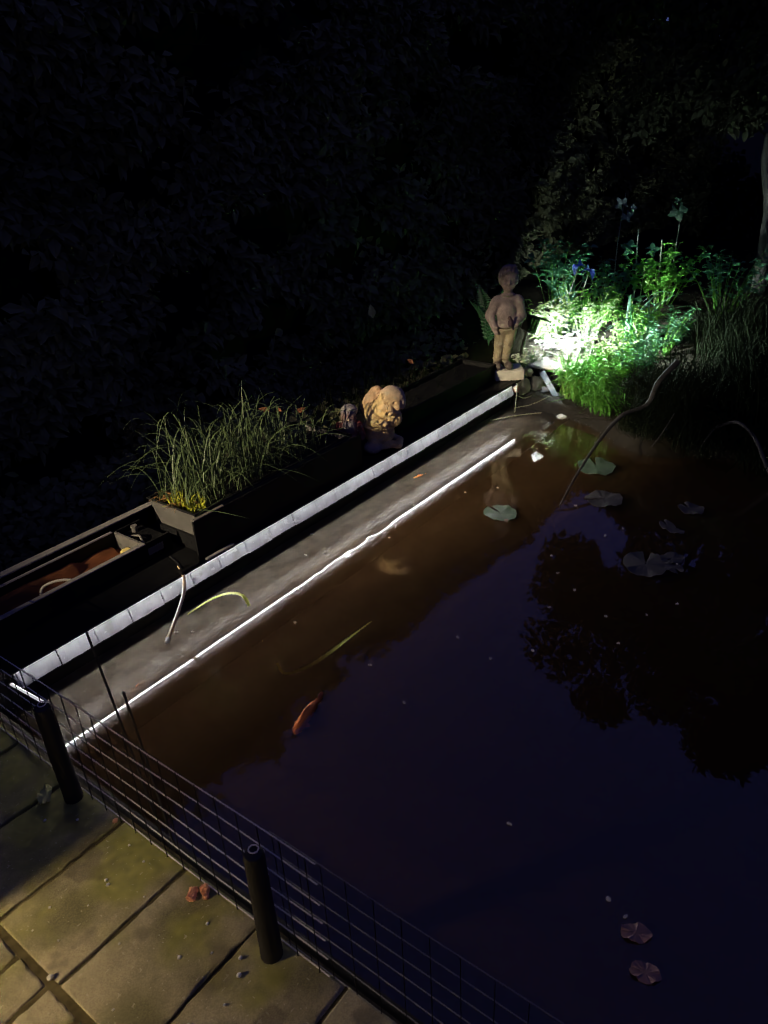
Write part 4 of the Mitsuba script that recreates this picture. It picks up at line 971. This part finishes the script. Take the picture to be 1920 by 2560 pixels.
gz = lambda x, y: float(ground_z(np.array(x, float), np.array(y, float)))
SH = [  # label, x, y, radius, height, stems, leaves, L, W, material
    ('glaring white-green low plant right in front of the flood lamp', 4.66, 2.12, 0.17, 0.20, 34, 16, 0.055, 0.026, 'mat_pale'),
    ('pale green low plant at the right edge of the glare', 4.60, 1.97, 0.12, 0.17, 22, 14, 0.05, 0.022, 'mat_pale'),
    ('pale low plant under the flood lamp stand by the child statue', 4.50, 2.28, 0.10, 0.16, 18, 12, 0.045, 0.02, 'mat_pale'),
    ('bright green leafy plant behind the flood lamp', 4.86, 2.32, 0.18, 0.36, 26, 18, 0.06, 0.02, 'mat_yellowgreen'),
    ('bright green leafy plant in the middle of the lit bank', 4.98, 2.08, 0.20, 0.40, 30, 18, 0.06, 0.02, 'mat_green'),
    ('green leafy plant right of the middle of the lit bank', 4.98, 1.80, 0.20, 0.34, 28, 18, 0.055, 0.02, 'mat_green'),
    ('yellowish ground-hugging plant below the middle of the lit bank', 4.72, 1.82, 0.17, 0.2, 26, 14, 0.05, 0.018, 'mat_yellowgreen'),
    ('green leafy plant at the right fringe of the lit bank', 4.92, 1.55, 0.18, 0.30, 26, 16, 0.05, 0.018, 'mat_bluegreen'),
    ('low green plant at the water right of the grey bracket', 4.36, 1.86, 0.15, 0.16, 26, 12, 0.055, 0.018, 'mat_green'),
    ('glossy green plant leaning over the water at the right of the light', 4.36, 1.66, 0.17, 0.26, 34, 16, 0.055, 0.018, 'mat_green'),
    ('glossy plant between the lit grass and the dark bank grass', 4.45, 1.52, 0.16, 0.30, 26, 14, 0.055, 0.018, 'mat_bluegreen'),
    ('dim bluish green plant at the back of the lit bank', 5.45, 2.55, 0.26, 0.50, 22, 12, 0.07, 0.05, 'mat_bluegreen'),
    ('dim green plant behind the blue flowers', 5.60, 2.18, 0.28, 0.36, 22, 12, 0.06, 0.035, 'mat_bluegreen'),
    ('dim green plant at the foot of the tall stems', 5.75, 1.85, 0.30, 0.42, 26, 12, 0.06, 0.035, 'mat_green'),
    ('dim dark plant at the far right end of the bank', 5.70, 1.42, 0.32, 0.40, 26, 12, 0.055, 0.03, 'mat_bluegreen'),
]
for k, (lab, x, y, r, h, ns, per, L, W, mat) in enumerate(SH):
    shrub(lab, (x, y, gz(x, y)), r, h, ns, per, L, W, mat, 100 + k)


def tussock(label, x, y, r, n_, h, rc, w, mat, seed, az=(0, 6.283), z=None, sag=(0.5, 1.3)):
    rg = np.random.default_rng(seed)
    t = thing('grass_tussock', label, 'grass')
    a = rg.uniform(0, 6.283, n_); q = r * np.sqrt(rg.random(n_))
    root = np.stack([x + q * np.cos(a), y + q * np.sin(a), np.full(n_, gz(x, y) if z is None else z)], 1)
    part(t, 'blade', blades(root, rg.uniform(az[0], az[1], n_), h * rg.uniform(0.5, 1.1, n_), rc * rg.uniform(0.3, 1.15, n_), w * rg.uniform(0.6, 1.2, n_), 8, rg.uniform(sag[0], sag[1], n_), rg), mat, kind='stuff')
    return t


tussock('lit grass hanging over the water right of the grey bracket', 4.27, 1.72, 0.13, 150, 0.20, 0.28, 0.012, 'mat_green', 201, (2.3, 4.6))
tussock('lit grass spilling down to the waterline stones', 4.30, 1.86, 0.08, 80, 0.16, 0.2, 0.011, 'mat_yellowgreen', 206, (2.6, 4.8))
tussock('lit grass drooping into the water left of the dark bank grass', 4.16, 1.58, 0.10, 90, 0.18, 0.24, 0.011, 'mat_green', 207, (2.3, 4.6))
tussock('lit grass tuft behind the waterline stones', 4.40, 1.90, 0.10, 90, 0.22, 0.2, 0.011, 'mat_green', 202)
tussock('bluish strap-leaved tuft at the top right of the lit bank', 4.95, 1.72, 0.10, 46, 0.42, 0.32, 0.018, 'mat_bluegreen', 203)
tussock('upright strap-leaved tuft under the blue flowers', 5.08, 2.26, 0.07, 30, 0.42, 0.18, 0.018, 'mat_bluegreen', 204, sag=(0.1, 0.5))
tussock('dim thin grass growing behind the long black trough', 3.5, 2.72, 0.55, 700, 0.30, 0.14, 0.004, 'mat_bush', 205, z=0.07, sag=(0.0, 0.4))
rg = np.random.default_rng(5)
for k, (x, y, r, n_, h, rc, lab) in enumerate([
        (4.22, 1.36, 0.16, 600, 0.24, 0.30, 'dark grass hanging over the bank just right of the lit plants'), (4.18, 1.10, 0.22, 800, 0.33, 0.34, 'dark grass overhanging the water behind the pale pads'), (4.28, 0.72, 0.27, 900, 0.46, 0.36, 'dark grass overhanging the right part of the far bank'),
        (4.34, 0.22, 0.32, 800, 0.46, 0.38, 'dark grass at the right frame edge of the far bank'), (4.85, 1.05, 0.28, 700, 0.42, 0.28, 'taller dark grass behind the overhanging bank grass'), (4.85, 0.55, 0.34, 800, 0.62, 0.3, 'tallest dark grass on the right of the far bank'), (4.4, -0.4, 0.4, 700, 0.5, 0.38, 'dark grass on the bank beyond the right frame edge'),
        (3.97, 1.28, 0.16, 500, 0.20, 0.30, 'low dark grass trailing into the water at the foot of the bare branch'), (3.98, 0.98, 0.18, 500, 0.22, 0.30, 'low dark grass trailing into the water between the two bare branches'), (4.05, 0.62, 0.20, 500, 0.24, 0.30, 'low dark grass trailing into the water behind the arched branch')]):
    tussock(lab, x, y, r, n_, h, rc, 0.006, 'mat_bush', 220 + k)


def palmate(c, axis, nrm, R, seed):
    """A five-lobed toothed leaf, cupped a little."""
    rg = np.random.default_rng(seed)
    a = np.linspace(-math.pi * 0.86, math.pi * 0.86, 45)
    rr = 0.60 + 0.40 * np.abs(np.cos(a * 2.25)) ** 2.5 * (1 - 0.3 * np.abs(a) / math.pi) + 0.05 * np.sign(np.sin(a * 22 + seed)) + rg.normal(0, 0.03, 45)
    axis = np.array(axis, float); axis /= np.linalg.norm(axis)
    s = np.cross(axis, nrm); s /= np.linalg.norm(s); u_ = np.cross(s, axis)
    ring = np.array(c) + R * rr[:, None] * (np.cos(a)[:, None] * axis + np.sin(a)[:, None] * s) - u_ * (R * 0.2 * rr ** 2 + 0.05 * R * np.sin(a * 5))[:, None]
    mid = np.array(c) + 0.5 * (ring - np.array(c)) + u_ * R * 0.05
    v = np.vstack([[c], mid, ring])
    n_ = len(a)
    f = [(0, 1 + k, 2 + k) for k in range(n_ - 1)]
    for k in range(n_ - 1):
        f += [(1 + k, 1 + n_ + k, 2 + n_ + k), (1 + k, 2 + n_ + k, 2 + k)]
    return trimesh.Trimesh(v, f, process=False)


def stem_plant(label, pts, r, lv, mat_leaf):
    t = thing('tall_stem_plant', label, 'plant')
    part(t, 'stem', tube(curve(pts, 14), np.linspace(r, r * 0.6, 14), 7), 'mat_stem', smooth=50)
    for k, (c, ax, nm, R) in enumerate(lv):
        part(t, 'leaf', palmate(c, ax, nm, R, k), mat_leaf)
    return t


V = np.array
stem_plant('leftmost tall pale stem with lobed leaves on the dark bank', [(5.75, 2.07, 0.3), (5.78, 2.07, 0.5), (5.8, 2.09, 0.7), (5.82, 2.10, 0.86)], 0.008,
           [((5.76, 2.13, 0.74), (-0.2, 0.9, 0.3), (-0.8, -0.3, 0.5), 0.07), ((5.74, 2.12, 0.55), (-0.5, 0.8, 0.2), (-0.7, -0.3, 0.6), 0.06), ((5.79, 2.02, 0.6), (0, -0.9, 0.1), (-0.8, -0.2, 0.6), 0.07), ((5.85, 2.0, 0.72), (0.2, -0.9, 0.2), (-0.8, -0.2, 0.6), 0.06), ((5.74, 2.20, 0.42), (-0.5, 0.8, -0.1), (-0.7, -0.3, 0.6), 0.07), ((5.70, 2.02, 0.40), (-0.6, -0.6, 0), (-0.5, 0, 0.9), 0.07)], 'mat_bluegreen')
stem_plant('second tall pale stem with lobed leaves, right of the leftmost', [(5.78, 1.92, 0.3), (5.8, 1.91, 0.52), (5.8, 1.915, 0.8)], 0.0085,
           [((5.76, 1.96, 0.62), (-0.3, 0.8, 0.3), (-0.8, -0.3, 0.5), 0.07), ((5.78, 1.85, 0.7), (0, -0.9, 0.2), (-0.8, -0.2, 0.6), 0.07), ((5.8, 1.83, 0.56), (0, -0.9, -0.2), (-0.8, -0.2, 0.6), 0.08), ((5.75, 1.97, 0.48), (-0.4, 0.8, 0.1), (-0.7, 0, 0.7), 0.06)], 'mat_green')
stem_plant('thin leafy shoot between the two tall pale stems', [(5.7, 2.0, 0.3), (5.72, 2.0, 0.45), (5.72, 1.99, 0.6)], 0.005,
           [((5.70, 2.03, 0.5), (-0.4, 0.7, 0.3), (-0.8, -0.2, 0.5), 0.055), ((5.7, 1.96, 0.55), (-0.2, -0.8, 0.3), (-0.8, -0.2, 0.5), 0.055), ((5.69, 2.0, 0.62), (-0.3, 0, 0.9), (-0.9, 0, 0.3), 0.05)], 'mat_green')
stem_plant('high thin climber with two whitish lobed leaves in the dark', [(5.8, 2.24, 0.3), (5.82, 2.25, 0.7), (5.85, 2.24, 1.0), (5.85, 2.23, 1.1)], 0.004,
           [((5.8, 2.235, 1.03), (-0.2, 0.5, 0.7), (-0.85, -0.3, 0.3), 0.055), ((5.8, 2.19, 0.955), (-0.2, -0.4, -0.6), (-0.85, -0.3, 0.3), 0.05), ((5.82, 2.16, 1.0), (0, -0.9, 0.3), (-0.85, -0.2, 0.3), 0.035)], 'mat_dim_leaf')
stem_plant('dim lobed leaf high on a thin stem, right of the whitish leaves', [(5.9, 1.86, 0.3), (5.92, 1.85, 0.7), (5.93, 1.84, 1.02)], 0.0045,
           [((5.85, 1.84, 0.99), (-0.2, -0.3, -0.8), (-0.9, -0.2, 0.3), 0.075), ((5.88, 1.86, 1.05), (-0.1, 0.4, 0.8), (-0.9, -0.2, 0.3), 0.03)], 'mat_dark_leaf')


def iris(label, base, top, seed):
    rg = np.random.default_rng(seed)
    t = thing('blue_iris', label, 'flower')
    base, top = V(base, float), V(top, float)
    part(t, 'stalk', tube(curve([base, (base + top) / 2 + [0.01, 0.01, 0.02], top], 10), 0.004, 6), 'mat_stem', smooth=50)
    part(t, 'bud', tube([top - [0, 0, 0.02], top, top + [0, 0, 0.02]], [0.004, 0.008, 0.002], 8), 'mat_green', smooth=50)
    for k in range(3):
        a = 2.1 * k + seed
        o = V([math.cos(a), math.sin(a), 0])
        part(t, 'fall_petal', strap_leaf([top + [0, 0, 0.012], top + o * 0.025 + [0, 0, 0.022], top + o * 0.048 + [0, 0, 0.0], top + o * 0.052 + [0, 0, -0.04]], 0.042, 12, 0.15), 'mat_iris', smooth=True)
        o = V([math.cos(a + 1.05), math.sin(a + 1.05), 0])
        part(t, 'standard_petal', strap_leaf([top + [0, 0, 0.012], top + o * 0.018 + [0, 0, 0.03], top + o * 0.016 + [0, 0, 0.06]], 0.024, 10, 0.2), 'mat_iris', smooth=True)


iris('left of two blue iris flowers above the lit bank', (5.12, 2.33, 0.3), (5.2, 2.275, 0.675), 1)
iris('right of two blue iris flowers above the lit bank', (5.12, 2.24, 0.3), (5.2, 2.195, 0.65), 2)

# fern behind the child statue
fe = thing('fern', 'dim feathery fern behind the left shoulder of the child statue', 'fern')
rg = np.random.default_rng(77)
for k in range(7):
    az = 1.2 + 0.75 * k + rg.normal(0, 0.15)
    h_, rc = rg.uniform(0.3, 0.46), rg.uniform(0.10, 0.22)
    c0 = V([4.40, 2.52, 0.30])
    cv = curve([c0, c0 + [rc * 0.3 * math.cos(az), rc * 0.3 * math.sin(az), h_ * 0.6], c0 + [rc * math.cos(az), rc * math.sin(az), h_]], 22)
    ms = [tube(cv, np.linspace(0.0025, 0.001, 22), 5)]
    P_, A_, N_ = [], [], []
    tg = np.gradient(cv, axis=0)
    for q in range(2, 22):
        sd_ = np.cross(tg[q], [math.cos(az), math.sin(az), 0.3]); sd_ /= np.linalg.norm(sd_) + 1e-9
        for s in (-1, 1):
            P_.append(cv[q]); A_.append(s * sd_ + 0.3 * tg[q] / np.linalg.norm(tg[q])); N_.append((math.cos(az), math.sin(az), 0.5))
    ms.append(leaves(P_, A_, N_, np.repeat(0.065 * np.sin(np.pi * np.linspace(0.25, 0.97, 20)), 2), 0.012, 0.1, 0.1))
    part(fe, 'frond', cat(ms), 'mat_bluegreen')
single('yellow_leaf', leaves([(3.664, 2.9, 0.60)], [(-0.1, 0.1, 1)], [(-0.7, -0.6, 0.2)], 0.085, 0.05), 'mat_deadleaf', 'yellow leaf caught in the lower hedge left of the child statue', 'leaf')
rg = np.random.default_rng(78)
DL = ['reddish dead leaf above the middle of the trough grass, left of a pair', 'reddish dead leaf above the middle of the trough grass, right of a pair', 'reddish dead leaf low behind the dark red gnome figure', 'brown dead leaf behind the long black trough', 'orange-brown dead leaf at the foot of the second tall stem', 'orange-brown dead leaf standing left of the second tall stem foot']
for k, (x, y, z) in enumerate([(2.50, 2.66, 0.42), (2.56, 2.68, 0.40), (2.72, 2.7, 0.33), (3.65, 2.6, 0.36), (5.85, 1.83, 0.42), (5.82, 1.90, 0.44)]):
    single('dead_leaf', leaves([(x, y, z)], [(rg.normal(), rg.normal(), 0.4)], [(-0.5, -0.5, 0.7)], 0.06, 0.03), 'mat_brownleaf', DL[k], 'leaf', group='dead leaves caught among the plants')

bo = thing('bare_branch', 'bare grey branch arching from the bank down to the water', 'branch')
part(bo, 'limb', tube(curve([(4.08, 1.19, 0.46), (3.98, 1.25, 0.36), (3.90, 1.27, 0.26), (3.72, 1.335, 0.245), (3.50, 1.36, 0.175), (3.22, 1.355, 0.085), (3.04, 1.345, 0.012)], 34), np.linspace(0.017, 0.004, 34), 8), 'mat_branch', smooth=50)
part(bo, 'twig', tube(curve([(3.9, 1.12, 0.24), (3.8, 1.14, 0.16), (3.72, 1.16, 0.11)], 8), 0.004, 6), 'mat_branch', smooth=50)
bo = thing('bare_branch', 'bare arched branch at the right frame edge over the far bank', 'branch')
part(bo, 'limb', tube(curve([(3.98, 0.98, 0.12), (3.92, 0.88, 0.215), (3.88, 0.80, 0.255), (3.84, 0.71, 0.21), (3.8, 0.63, 0.10), (3.78, 0.56, 0.0)], 26), np.linspace(0.006, 0.011, 26), 8), 'mat_branch', smooth=50)
part(bo, 'twig', tube(curve([(3.90, 0.90, 0.215), (3.86, 0.93, 0.16), (3.85, 0.95, 0.11)], 8), 0.004, 6), 'mat_branch', smooth=50)

# ---------------------------------------------------------------- hedge and trees
def hedge(label, x0, x1, y0, depth, z1, n, L, seed, flip=False):
    """A clipped hedge along x: dark inner mass, leaves over the face and top."""
    rg = np.random.default_rng(seed)
    t = thing('hedge', label, 'hedge')
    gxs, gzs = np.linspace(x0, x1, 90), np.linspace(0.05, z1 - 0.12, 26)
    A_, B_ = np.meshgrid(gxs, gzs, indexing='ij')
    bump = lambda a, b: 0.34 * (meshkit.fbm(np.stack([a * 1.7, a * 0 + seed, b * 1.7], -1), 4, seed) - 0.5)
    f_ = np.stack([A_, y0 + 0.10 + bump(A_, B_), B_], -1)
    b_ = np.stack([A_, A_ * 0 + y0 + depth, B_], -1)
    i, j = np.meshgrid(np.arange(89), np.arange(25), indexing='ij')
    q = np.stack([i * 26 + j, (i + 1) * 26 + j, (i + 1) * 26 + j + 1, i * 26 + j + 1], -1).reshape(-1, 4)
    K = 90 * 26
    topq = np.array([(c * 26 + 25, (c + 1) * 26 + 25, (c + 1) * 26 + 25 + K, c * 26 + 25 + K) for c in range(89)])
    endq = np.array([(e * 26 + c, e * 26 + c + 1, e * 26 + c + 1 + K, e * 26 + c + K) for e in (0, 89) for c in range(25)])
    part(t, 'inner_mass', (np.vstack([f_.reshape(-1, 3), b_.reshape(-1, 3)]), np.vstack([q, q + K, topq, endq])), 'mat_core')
    px, pz = rg.uniform(x0, x1, n), 0.02 + (z1 - 0.02) * rg.random(n)
    top = rg.random(n) < 0.16
    crest = z1 + 0.10 * (meshkit.fbm(np.stack([px * 2, px * 0, px * 0 + seed], -1), 3, seed) - 0.5) * 2
    pz = np.where(top, crest - np.abs(rg.normal(0, 0.07, n)), pz * (crest - 0.02) / z1)
    py = y0 + bump(px, pz) + np.where(top, rg.uniform(-0.02, depth, n), np.abs(rg.normal(0, 0.07, n)) - 0.06)
    keep = meshkit.fbm(np.stack([px * 2.6, py * 0 + seed, pz * 3.4], -1), 3, seed + 4) > 0.36 + 0.12 * rg.random(n)
    px, py, pz, n = px[keep], py[keep], pz[keep], int(keep.sum())
    ax = unit(rg, n) * 0.8 + V([0, -0.5, -0.35]); nm = unit(rg, n) * 0.5 + V([0, -0.7, 0.5])
    part(t, 'foliage', leaves(np.stack([px, py, pz], 1), ax, nm, L * rg.uniform(0.45, 1.4, n), L * 0.62 * rg.uniform(0.6, 1.3, n), 0.15, 0.12), 'mat_hedge', kind='stuff')
    return t


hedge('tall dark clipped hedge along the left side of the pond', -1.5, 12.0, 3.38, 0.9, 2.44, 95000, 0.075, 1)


rg = np.random.default_rng(91)
n_ = 9000
px, py = rg.uniform(-0.5, 6.5, n_), rg.uniform(2.64, 3.45, n_)
iv = leaves(np.stack([px, py, 0.07 + 0.16 * rg.random(n_) * np.clip((py - 2.6) / 0.5, 0.2, 1)], 1), unit(rg, n_) + V([0, -0.4, 0]), unit(rg, n_) * 0.5 + V([-0.2, -0.4, 0.8]), 0.06 * rg.uniform(0.6, 1.2, n_), 0.045, 0.15, 0.15)
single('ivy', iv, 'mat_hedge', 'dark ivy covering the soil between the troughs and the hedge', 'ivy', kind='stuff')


def tree(label, base, trunk, crown_c, crown_r, n, L, seed, limbs=9):
    rg = np.random.default_rng(seed)
    t = thing('tree', label, 'tree')
    base, crown_c, crown_r = V(base, float), V(crown_c, float), V(crown_r, float)
    fork = base + [0.05, 0.05, (crown_c[2] - base[2]) * 0.55]
    part(t, 'trunk', tube(curve([base, (base + fork) / 2 + rg.normal(0, 0.02, 3), fork, crown_c], 16), np.linspace(trunk, trunk * 0.45, 16), 12), 'mat_bark', smooth=50)
    cl, ms = [], []
    for k in range(limbs * 9):
        u_ = unit(rg, 1)[0] * rg.uniform(0.45, 1.0)
        cl.append(crown_c + u_ * crown_r)
    cl = V(cl)
    for k in range(limbs):
        e = cl[k * 9]
        part(t, 'limb', tube(curve([fork, (fork + e) / 2 + [0, 0, 0.15], e], 8), np.linspace(trunk * 0.5, trunk * 0.12, 8), 7), 'mat_bark', smooth=50)
    w = rg.integers(0, len(cl), n)
    sz = rg.uniform(0.22, 0.42, len(cl))[w][:, None]
    P_ = cl[w] + unit(rg, n) * sz * (rg.random((n, 1)) ** 0.4) * (crown_r / crown_r.mean())
    P_[:, 2] = np.where(P_[:, 2] < crown_c[2], crown_c[2] + (P_[:, 2] - crown_c[2]) * 1.18, P_[:, 2])
    part(t, 'crown', leaves(P_, unit(rg, n) + V([0, 0, -0.3]), unit(rg, n) * 0.6 + V([0, 0, 0.6]), L * rg.uniform(0.6, 1.2, n), L * 0.55, 0.15, 0.15), 'mat_tree_leaf', kind='stuff')
    return t


tree('dark spreading tree with a pale trunk on the right beyond the bank', (6.5, 1.37, 0.25), 0.055, (6.9, 0.6, 2.65), (1.9, 2.6, 1.7), 70000, 0.085, 2, 10)
tree('dark bushy tree filling the dark far right behind the pond', (9.9, 3.8, 0.2), 0.08, (9.8, 3.2, 2.1), (1.6, 2.3, 1.9), 30000, 0.12, 3)
tree('dark tree beyond the right frame edge over the pond bank', (6.2, -3.2, 0.2), 0.09, (6.4, -3.0, 2.9), (2.0, 2.4, 1.7), 20000, 0.11, 4)

# ---------------------------------------------------------------- behind the camera: house wall with its lantern, garden cabinet
hw = thing('house_wall', 'plain rendered house wall behind the viewer', 'wall')
part(hw, 'wall', box(-3.3, -3.0, -5.0, 4.2, 0.0, 3.2), 'mat_wall_plaster')
sp = thing('garden_spot', 'small black garden spot lamp on the house wall behind the viewer', 'lamp')
SL, SA = V([-2.90, 2.90, 2.20]), V([2.6, 2.16, 0.36])
sd_ = (SA - SL) / np.linalg.norm(SA - SL)
part(sp, 'housing', tube([SL - sd_ * 0.07, SL - sd_ * 0.065, SL - sd_ * 0.012], [0.02, 0.035, 0.035], 16), 'mat_black_plastic', smooth=40)
part(sp, 'bracket', cat([box(-2.995, -2.985, 2.86, 2.94, 2.14, 2.26), box(-2.984, -2.962, 2.885, 2.915, 2.18, 2.22)]), 'mat_black_plastic')
scene['garden_spot_light'] = {'type': 'spot', 'to_world': T().look_at(origin=SL.tolist(), target=SA.tolist(), up=[0, 0, 1]), 'cutoff_angle': 8.0, 'beam_width': 4.5,
                              'intensity': {'type': 'rgb', 'value': [SPOT, SPOT * 0.82, SPOT * 0.54]}}
bl = thing('bollard_lamp', 'low hooded bollard lamp on the patio left of the viewer, outside the picture', 'lamp')
BX, BY, BZ = -0.36, 1.47, 0.56
part(bl, 'stem', cat([cyl((BX, BY, 0.101), (BX, BY, 0.113), 0.07), cyl((BX, BY, 0.114), (BX, BY, BZ - 0.045), 0.022)]), 'mat_black_plastic', smooth=40)
n_ = 28
a_ = np.arange(n_) * 2 * np.pi / n_
prof = [(0.10, -0.025), (0.10, 0.045), (0.03, 0.075), (0.0, 0.078), (0.0, 0.070), (0.094, 0.040), (0.094, -0.025)]
vv = V([(BX + r * math.cos(q), BY + r * math.sin(q), BZ + z) for r, z in prof for q in a_])
ff = V([(k * n_ + c, k * n_ + (c + 1) % n_, (k + 1) % 7 * n_ + (c + 1) % n_, (k + 1) % 7 * n_ + c) for k in range(7) for c in range(n_)])
part(bl, 'hood', (vv, ff), 'mat_black_plastic')
blb = trimesh.creation.icosphere(3, 0.03); blb.apply_translation((BX, BY, BZ))
part(bl, 'bulb', blb, 'mat_led', emitter={'type': 'area', 'radiance': {'type': 'rgb', 'value': [BOLLARD, BOLLARD * 0.76, BOLLARD * 0.45]}})
fp = thing('flower_pot', 'large dark flower pot with a drooping plant left of the viewer, outside the picture', 'flower pot')
prof = [(0.11, 0.101), (0.15, 0.40), (0.155, 0.40), (0.155, 0.43), (0.14, 0.43), (0.135, 0.40), (0.10, 0.12), (0.0, 0.12)]
PX, PY = 0.03, 1.612
vv = V([(PX + r * math.cos(q), PY + r * math.sin(q), z) for r, z in prof for q in a_])
ff = V([(k * n_ + c, k * n_ + (c + 1) % n_, (k + 1) * n_ + (c + 1) % n_, (k + 1) * n_ + c) for k in range(7) for c in range(n_)])
part(fp, 'pot', (vv, ff), 'mat_black_plastic', smooth=40)
if True:
    f2 = thing('flower_pot', 'empty dark flower pot farther from the bollard lamp, outside the picture', 'flower pot')
    part(f2, 'pot', (vv * [1, 1, 1.3] + [0.0, 0.33, 0], ff), 'mat_black_plastic', smooth=40)
part(fp, 'soil', cyl((PX, PY, 0.38), (PX, PY, 0.40), 0.133), 'mat_soil')
rg = np.random.default_rng(301)
a2 = rg.uniform(0, 6.28, 120); q2 = 0.11 * np.sqrt(rg.random(120))
part(fp, 'leaf', blades(np.stack([PX + q2 * np.cos(a2), PY + q2 * np.sin(a2), np.full(120, 0.40)], 1), a2, rg.uniform(0.1, 0.3, 120), rg.uniform(0.02, 0.12, 120), 0.02, 8, 0.6, rg), 'mat_bush', kind='stuff')
